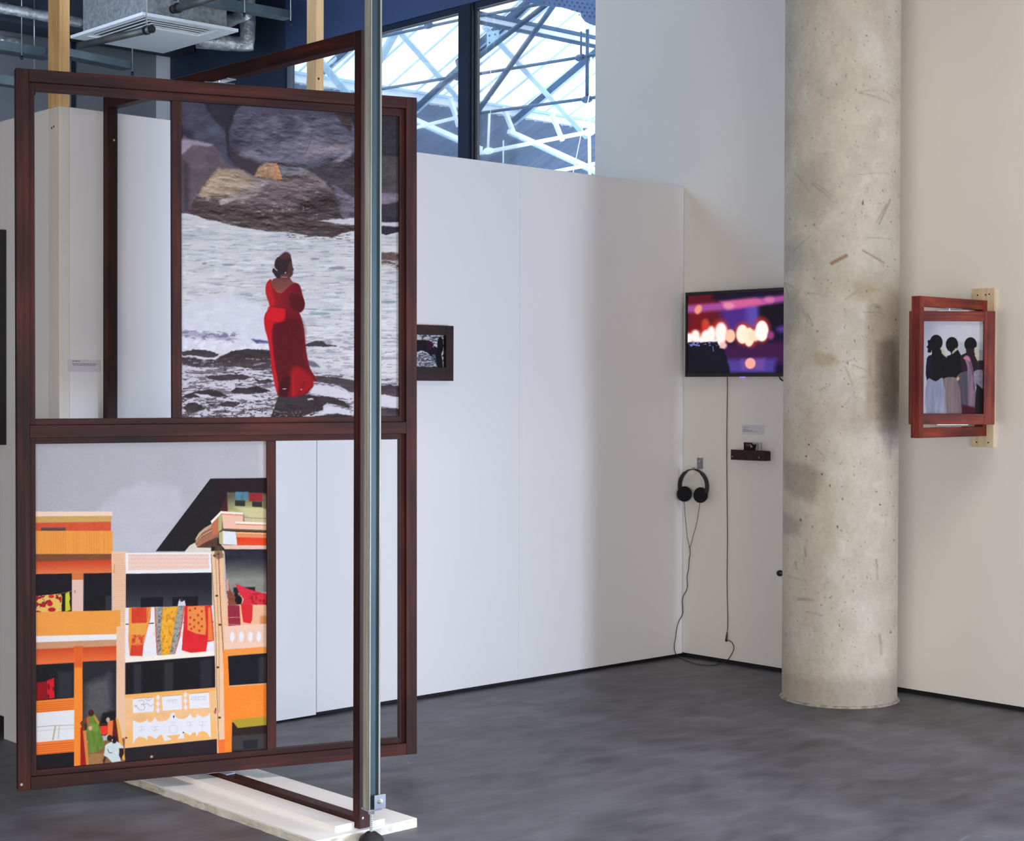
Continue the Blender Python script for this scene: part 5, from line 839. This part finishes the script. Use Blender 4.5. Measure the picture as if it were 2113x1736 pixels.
# ------------------------------------------------------------------ ceiling services behind the partition
def services():
    G = 'black hooks and hangers'
    t = thing('ceiling_cassette', (-1.085, 3.73, 3.80), 'white square air conditioning cassette with slotted louvres under the dark ceiling', 'air conditioner')
    hx, hy = 0.355, 0.475
    bm = bmesh.new()
    badd(bm, -hx, hx, -hy, -hy + 0.05, 0, 0.02); badd(bm, -hx, -hx + 0.045, -hy + 0.05, hy, 0, 0.02)
    badd(bm, -hx + 0.27, hx, -hy + 0.30, hy, 0, 0.02); badd(bm, hx - 0.12, hx, -hy + 0.05, -hy + 0.30, 0, 0.02); badd(bm, -hx + 0.045, -hx + 0.27, hy - 0.14, hy, 0, 0.02)
    link('face_plate', bm, M_WHM, t); box('plenum_dark', M_BLACK, t, -hx + 0.01, hx - 0.01, -hy + 0.01, hy - 0.01, 0.0202, 0.0222)
    for k in range(4):
        x = -hx + 0.082 + k * 0.048; y = -hy + 0.092 + k * 0.053
        bm = bmesh.new(); badd(bm, x, x + 0.012, y, hy - 0.141, 0.006, 0.010); badd(bm, x + 0.012, hx - 0.121, y, y + 0.013, 0.006, 0.010); link('louvre', bm, M_WHM, t)
    box('casing', M_GALV, t, -hx + 0.06, hx - 0.05, -hy + 0.06, hy - 0.06, 0.0225, 0.36, 0.004); box('collar', M_GALV, t, -0.32, 0.27, -0.36, 0.36, 0.361, 0.80)
    def foil(name, label, pts, r):
        bm = bmesh.new(); P = [Vector(p) for p in pts]; L = []
        for a, b in zip(P, P[1:]):
            n = max(4, int((b - a).length / 0.05)); L += [a.lerp(b, i / n) for i in range(n)]
        L.append(P[-1]); rs = random.Random(3); tadd(bm, L, [r * (1 + rs.uniform(-.05, .05)) for _ in L], 14); return tag(link(name, bm, M_FOIL, None, smooth=True), label, 'duct')
    foil('foil_duct', 'long straight silver foil duct running beside the ceiling at far left', [sight(-60, 12, 'z', 3.95), sight(0, 24, 'z', 3.95), sight(169, 54, 'z', 3.95)], 0.036)
    foil('foil_elbow_duct', 'silver foil elbow duct turning upward right of the ceiling cassette', [sight(400, 88, 'z', 3.88), sight(506, 96, 'z', 3.88), sight(506, 96, 'z', 3.88) + Vector((0, 0, 0.70))], 0.055)
    foil('flexible_duct', 'short silver flexible duct joining the cassette casing at its right side', [sight(436, 58, 'z', 4.0), sight(470, 46, 'z', 4.02), sight(505, 30, 'z', 4.04)], 0.045)
    foil('foil_sleeve', 'crumpled foil sleeve at the far left edge under the ceiling', [sight(-10, 90, 'z', 3.92), sight(36, 96, 'z', 3.92)], 0.040)
    def tray(name, label, p, q, w, h, hooks, m=M_TEAL):
        t = thing(name, p, label, 'cable tray'); d = q - p
        bm = bmesh.new(); u = d.normalized(); s = u.cross(Vector((0, 0, 1))).normalized()
        def b2(c0, c1, ww, hh):
            v = [bm.verts.new(c + s * a * ww / 2 + Vector((0, 0, b * hh / 2))) for c in (c0, c1) for a, b in ((-1, -1), (1, -1), (1, 1), (-1, 1))]
            for f in ((0, 1, 2, 3), (4, 5, 6, 7), (0, 1, 5, 4), (1, 2, 6, 5), (2, 3, 7, 6), (3, 0, 4, 7)): bm.faces.new([v[i] for i in f])
        b2(Vector(), d, w, 0.004); b2(s * w / 2 + Vector((0, 0, h / 2)), d + s * w / 2 + Vector((0, 0, h / 2)), 0.004, h); b2(-s * w / 2 + Vector((0, 0, h / 2)), d - s * w / 2 + Vector((0, 0, h / 2)), 0.004, h)
        link('channel', bm, m, t)
        for f in hooks:
            c = d * f; tube('hanger_rod', M_STEEL, t, [c + s * (w / 2 + .01) + Vector((0, 0, -0.03)), c + s * (w / 2 + .01) + Vector((0, 0, 4.62 - p.z))], 0.004, 6); tube('rod_nut', M_BLACK, t, [c + s * (w / 2 + .01) + Vector((0, 0, -0.05)), c + s * (w / 2 + .01) + Vector((0, 0, -0.025))], 0.009, 6)
    tray('cable_tray', 'blue grey cable tray running to the navy wall right of the cassette', sight(360, 3, 'z', 3.92), sight(588, 43, 'z', 3.92), 0.10, 0.05, (0.55, 0.98))
    tray('cable_tray', 'grey cable tray under the cassette, left of the white wall strip', sight(100, 118, 'z', 3.72), sight(257, 149, 'z', 3.72), 0.12, 0.05, (0.985,))
    tray('cable_tray', 'dark cable tray ending left of the first pine post', sight(-40, 108, 'z', 3.75), sight(95, 128, 'z', 3.75), 0.14, 0.06, (0.5,))
    tray('cable_tray', 'pale blue trunking strip at the left edge just above the partition level', sight(-60, 174, 'z', 3.55), sight(70, 192, 'z', 3.55), 0.10, 0.06, (0.9,))
    tray('cable_tray', 'wide teal tray crossing the top left corner of the ceiling', sight(-80, 60, 'z', 4.05), sight(30, 30, 'z', 4.05), 0.16, 0.05, (0.5,))
    def rail(name, label, p, q, r, hang):
        t = thing(name, p, label, 'pipe'); d = q - p; tube('tube', M_PIPE, t, [Vector(), d], r, 12)
        lathe('end_cap', M_BLACK, t, d, d.normalized(), [(-0.01, r * 1.1), (0.006, r * 1.1)], 12)
        for f in hang:
            c = d * f; lathe('clamp', M_BLACK, t, c, d.normalized(), [(-0.012, r * 1.25), (0.012, r * 1.25)], 12); tube('hanger_rod', M_SCREW, t, [c + Vector((0, 0, r)), c + Vector((0, 0, 4.62 - p.z))], 0.005, 6)
    rail('hanging_pipe', 'dull grey hanging tube end in front of the cassette louvres', sight(160, 100, 'z', 3.70), sight(308, 65, 'z', 3.70), 0.023, (0.93,))
    rail('hanging_pipe', 'dull grey hanging tube end above the right side of the cassette casing', sight(450, -6, 'z', 3.85), sight(352, 24, 'z', 3.85), 0.026, (0.9,))
    for y in np.linspace(1.2, 5.1, 9): box('deck_rib', M_DECK, bpy.data.objects['ceiling'], -3.4, -0.05, y - 0.04, y + 0.04, 4.54, 4.6199)
    o = tag(box('ceiling_beam', M_DECK, None, -3.6, -0.02, 4.95, 5.25, 4.02, 4.5), 'broad dark ceiling beam behind the cassette in front of the grey back wall', 'beam')
services()
# ------------------------------------------------------------------ atrium beyond the glazing
def atrium():
    K = 0.416; B0 = 14.0; Z0 = 6.12
    def zr(y, dz=0.0): return Z0 + dz + K * (B0 - y)
    def on_roof(px, py, dz=0.0):
        r = ray(px, py); # CAM.z + t r.z = Z0+dz+K*(B0 - CAM.y - t r.y)
        tt = (Z0 + dz + K * (B0 - CAM.y) - CAM.z) / (r.z + K * r.y); return CAM + r * tt
    R = thing('atrium_roof', (10.0, 8.0, 6.0), 'pitched glass and corrugated roof of the bright hall beyond the window', 'roof'); O = Vector((10.0, 8.0, 6.0))
    ytop = -6.0
    xs = [0.6 + 0.56 * k for k in range(30)]
    for k, x in enumerate(xs):
        beam('glazing_bar', M_ATR, R, Vector((x, B0, zr(B0))) - O, Vector((x, ytop, zr(ytop))) - O, 0.016, 0.03, (0, K, 1))
        if k: 
            bm = bmesh.new(); a, b = xs[k - 1] + 0.02, x - 0.02
            v = [bm.verts.new(Vector(p) - O) for p in ((a, B0, zr(B0)), (b, B0, zr(B0)), (b, ytop, zr(ytop)), (a, ytop, zr(ytop)))]; bm.faces.new(v); link('roof_pane', bm, M_RGLASS, R)
    box('gutter', M_ATRW, R, 0.3 - O.x, 18 - O.x, 13.98 - O.y, 14.12 - O.y, 5.965 - O.z, 6.12 - O.z); box('gutter_lip', M_ATR, R, 0.3 - O.x, 18 - O.x, 13.93 - O.y, 13.98 - O.y, 6.07 - O.z, 6.11 - O.z)
    bm = bmesh.new(); prev = None; n = 340
    for i in range(n + 1):                      # corrugated sheet below the gutter
        x = 0.3 + 17.7 * i / n; d = 0.035 * (1 if (i // 2) % 2 else 0)
        vs = [bm.verts.new(Vector(p) - O) for p in ((x, B0 + 0.06, 5.95 + d), (x, B0 + 3.6, 5.95 - K * 3.5 + d))]
        if prev: bm.faces.new((prev[0], vs[0], vs[1], prev[1]))
        prev = vs
    link('corrugated_sheet', bm, M_CORR, R)
    box('end_wall', M_CORR, R, 0.3 - O.x, 18 - O.x, 17.6 - O.y, 17.7 - O.y, 0 - O.z, 4.6 - O.z)
    # rafters and diagonals lie just below the glass
    Tt = thing('steel_roof_frame', (10.0, 8.0, 5.0), 'pale blue steel rafters and diagonal braces under the glass roof', 'roof frame'); O2 = Vector((10.0, 8.0, 5.0))
    def rb(name, m, p, q, w, h, dz, ext=(0, 0)):
        a, b = on_roof(*p, dz), on_roof(*q, dz); d = (b - a); a2, b2 = a - d * ext[0], b + d * ext[1]
        beam(name, m, Tt, a2 - O2, b2 - O2, w, h, (0, K, 1))
    rb('rafter', M_ATR, (852, 233), (940, 150), 0.085, 0.05, -0.30, (0, 1.5)); rb('rafter_flange', M_ATRD, (849, 230), (938, 146), 0.022, 0.10, -0.30, (0, 1.5))
    rb('rafter', M_ATR, (988, 92), (1070, 22), 0.085, 0.05, -0.30, (0.6, 1.0)); rb('rafter_flange', M_ATRD, (984, 90), (1066, 18), 0.022, 0.10, -0.30, (0.6, 1.0))
    rb('rafter', M_ATR, (1056, 256), (1224, 112), 0.085, 0.05, -0.30, (0, 0.6)); rb('rafter_flange', M_ATRD, (1052, 252), (1224, 106), 0.022, 0.10, -0.30, (0, 0.6))
    rb('rafter', M_ATR, (668, 146), (712, 108), 0.10, 0.05, -0.30, (0.8, 2.5)); rb('rafter_flange', M_ATRD, (664, 146), (708, 106), 0.022, 0.10, -0.30, (0.8, 2.5))
    rb('diagonal_brace', M_ATR, (822, 70), (946, 210), 0.075, 0.04, -0.42, (0.3, 0.25)); rb('diagonal_brace', M_ATR, (1032, 96), (1193, 268), 0.075, 0.04, -0.42, (0.2, 0.1)); rb('diagonal_brace', M_ATR, (660, 134), (706, 188), 0.10, 0.05, -0.42, (0.3, 0.3))
    rb('diagonal_brace', M_ATR, (783, 118), (812, 66), 0.10, 0.06, -0.36, (0.4, 0.5))
    beam('purlin_flange', M_ATRD, Tt, on_roof(950, 21, -.55) - O2, on_roof(1260, 84, -.55) - O2, 0.05, 0.05, (0, 0, 1)); beam('purlin', M_ATRW, Tt, on_roof(950, 29, -.52) - O2, on_roof(1260, 92, -.52) - O2, 0.05, 0.08, (0, 0, 1)); beam('purlin_flange', M_ATRD, Tt, on_roof(950, 38, -.55) - O2, on_roof(1260, 101, -.55) - O2, 0.05, 0.07, (0, 0, 1))
    g = sight(1011, 80, 'x', 9.0)
    box('gusset_plate', M_ATR, Tt, g.x - O2.x, g.x + 0.02 - O2.x, g.y - 0.13 - O2.y, g.y + 0.13 - O2.y, g.z - 0.11 - O2.z, g.z + 0.11 - O2.z, 0.01)
    for dy, dz in ((-.06, .05), (.06, .05), (-.06, -.05), (.06, -.05)): lathe('rivet', M_ATRD, Tt, (g.x - O2.x, g.y + dy - O2.y, g.z + dz - O2.z), (-1, 0, 0), [(0, .016), (.01, .012)], 8)
    def pb(name, m, p, q, w, ext=(0, 0), y=13.2, tub=False):
        a, b = sight(*p, 'y', y), sight(*q, 'y', y); d = b - a; a -= d * ext[0]; b += d * ext[1]
        tube(name, m, Tt, [a - O2, b - O2], w / 2, 8) if tub else beam(name, m, Tt, a - O2, b - O2, w, w, (0, 1, 0))
    pb('lower_strut', M_ATRW, (1046, 271), (1213, 345), 0.07, (0, 0.2)); pb('lower_strut', M_ATRW, (850, 248), (944, 289), 0.07, (0.1, 0.5)); pb('lower_strut_edge', M_ATR, (1048, 276), (1212, 351), 0.04, (0, 0.2)); pb('lower_strut_edge', M_ATR, (850, 253), (944, 294), 0.04, (0.1, 0.5))
    for p, q in (((1035, 222), (1056, 275)), ((1135, 236), (1157, 290)), ((925, 204), (943, 262))): pb('gutter_bracket', M_ATRW, p, q, 0.06)
    # scaffold: tubes parallel to the window with uprights
    S = thing('scaffold_tubes', (5.0, 6.0, 4.0), 'backlit blue scaffold tubes crossing the view of the bright hall beyond the window', 'scaffold'); O3 = Vector((5.0, 6.0, 4.0))
    def st(name, m, p, q, r, x=5.0, ext=(0, 0)):
        a, b = sight(*p, 'x', x), sight(*q, 'x', x); d = b - a; a = a - d * ext[0]; b = b + d * ext[1]; return tube(name, m, S, [a - O3, b - O3], r, 10)
    D, Wm = M_ATRD, M_ATRW
    st('ledger_tube', D, (780, 78), (942, 42), 0.016, 4.4, (1.2, 0)); st('ledger_tube', D, (942, 42), (1110, 8), 0.016, 4.4); st('ledger_tube', D, (780, 186), (942, 158), 0.016, 4.4, (1.2, 0)); st('ledger_tube', D, (942, 160), (1224, 112), 0.016, 4.4, (0, .3)); st('ledger_tube', D, (942, 240), (1224, 200), 0.016, 4.4, (0, .3))
    st('ledger_tube', Wm, (846, 267), (944, 242), 0.019, 4.8, (0.8, 0)); st('ledger_tube', Wm, (975, 319), (1224, 269), 0.021, 4.8, (0, .3)); st('ledger_tube', Wm, (1140, 354), (1224, 337), 0.019, 4.8, (0, .3))
    st('raking_tube', D, (944, 148), (1120, 10), 0.026, 3.8, (.3, .2)); st('raking_tube', D, (975, 240), (1137, 10), 0.026, 3.8, (0, .2))
    st('upright', Wm, (1006, 232), (1003, 314), 0.013, 4.8); st('upright', Wm, (1035, 290), (1035, 345), 0.007, 4.8); st('upright', D, (1207, 60), (1207, 205), 0.018, 4.4); st('upright', Wm, (1212, 272), (1214, 372), 0.016, 4.8); st('upright', D, (1194, 64), (1194, 118), 0.010, 4.4); st('upright', Wm, (1215, 110), (1212, 275), 0.010, 4.8)
    st('guy_wire', Wm, (1213, 188), (1178, 362), 0.004, 3.8); st('guy_wire', Wm, (1008, 110), (1008, 235), 0.003, 3.8)
    for p in ((1193, 118), (1207, 204), (879, 54), (1212, 272), (1004, 312), (942, 160)):
        c = sight(*p, 'x', 4.4) - O3; lathe('coupler', M_ATRD if p[1] < 210 else Wm, S, c - Vector((0, 0.05, 0)), (0, 1, 0), [(0, 0.026), (0.02, 0.034), (0.08, 0.034), (0.1, 0.026)], 10)
    # perforated arched sheet hanging in from the top right
    t = thing('perforated_arch', (1.6, 1.2, 4.2), 'blue perforated metal arch hanging at the upper right of the window view', 'metal sheet'); O4 = Vector((1.6, 1.2, 4.2))
    def arch(name, pts, m, dx=0.0):
        bm = bmesh.new(); f = [bm.verts.new(sight(x, y, 'x', 1.6 + dx) - O4) for x, y in pts]; fc = bm.faces.new(f); r = bmesh.ops.extrude_face_region(bm, geom=[fc])
        for v in r['geom']:
            if isinstance(v, bmesh.types.BMVert): v.co.x += 0.02
        return link(name, bm, m, t)
    arch('sheet', [(1070, -80), (1073, 2), (1092, 6), (1105, 11), (1125, 12), (1150, 14), (1172, 20), (1192, 26), (1194, 34), (1202, 44), (1212, 49), (1226, 53), (1280, 60), (1280, -80)], M_MESHB)
    for j in range(5):
        for i in range(13):
            x, y = 1112 + i * 10.4 + (j % 2) * 5, -4 + j * 8.5 + i * 1.2
            if x < 1222 and y < 12 + max(0, (x - 1150)) * 0.45:
                c = sight(x, y, 'x', 1.597) - O4; lathe('perforation', M_FRAME, t, c, (-1, 0, 0), [(0, 0.007), (0.0008, 0.007)], 6)
    # torn netting under the window head
    t = thing('netting', (1.0, 2.2, 3.9), 'torn blue debris netting hanging just behind the window head', 'netting'); O5 = Vector((1.0, 2.2, 3.9))
    def net(pts):
        bm = bmesh.new(); f = [bm.verts.new(sight(x, y, 'x', 0.9) - O5) for x, y in pts]; fc = bm.faces.new(f); r = bmesh.ops.extrude_face_region(bm, geom=[fc])
        for v in r['geom']:
            if isinstance(v, bmesh.types.BMVert): v.co.x += 0.006
        link('cloth', bm, M_MESHB, t)
    top = [(780, 40), (942, 0)]; rs = random.Random(2)
    low = [(780, 63)] + [(780 + k * 8, 63 - k * 8 * 0.262 + rs.uniform(-1.2, 1.6)) for k in range(1, 10)] + [(858, 44), (868, 45), (876, 41), (888, 42), (894, 45), (899, 40), (900, 33), (910, 30), (925, 27), (944, 24)]
    net([(944, -20), (770, -20), (770, 66)] + low)
    net([(975, -20), (1005, -20), (1000, 2), (990, 4), (995, 12), (991, 20), (984, 18), (975, 22)])
    structure(box('ground_atrium', M_WALL, None, 0.16, 18, -8, 18, -0.2, 0.0))
    structure(box('wall_atrium', M_WALL, None, 18.0, 18.1, -8, 18, 0, 5.0))
atrium()
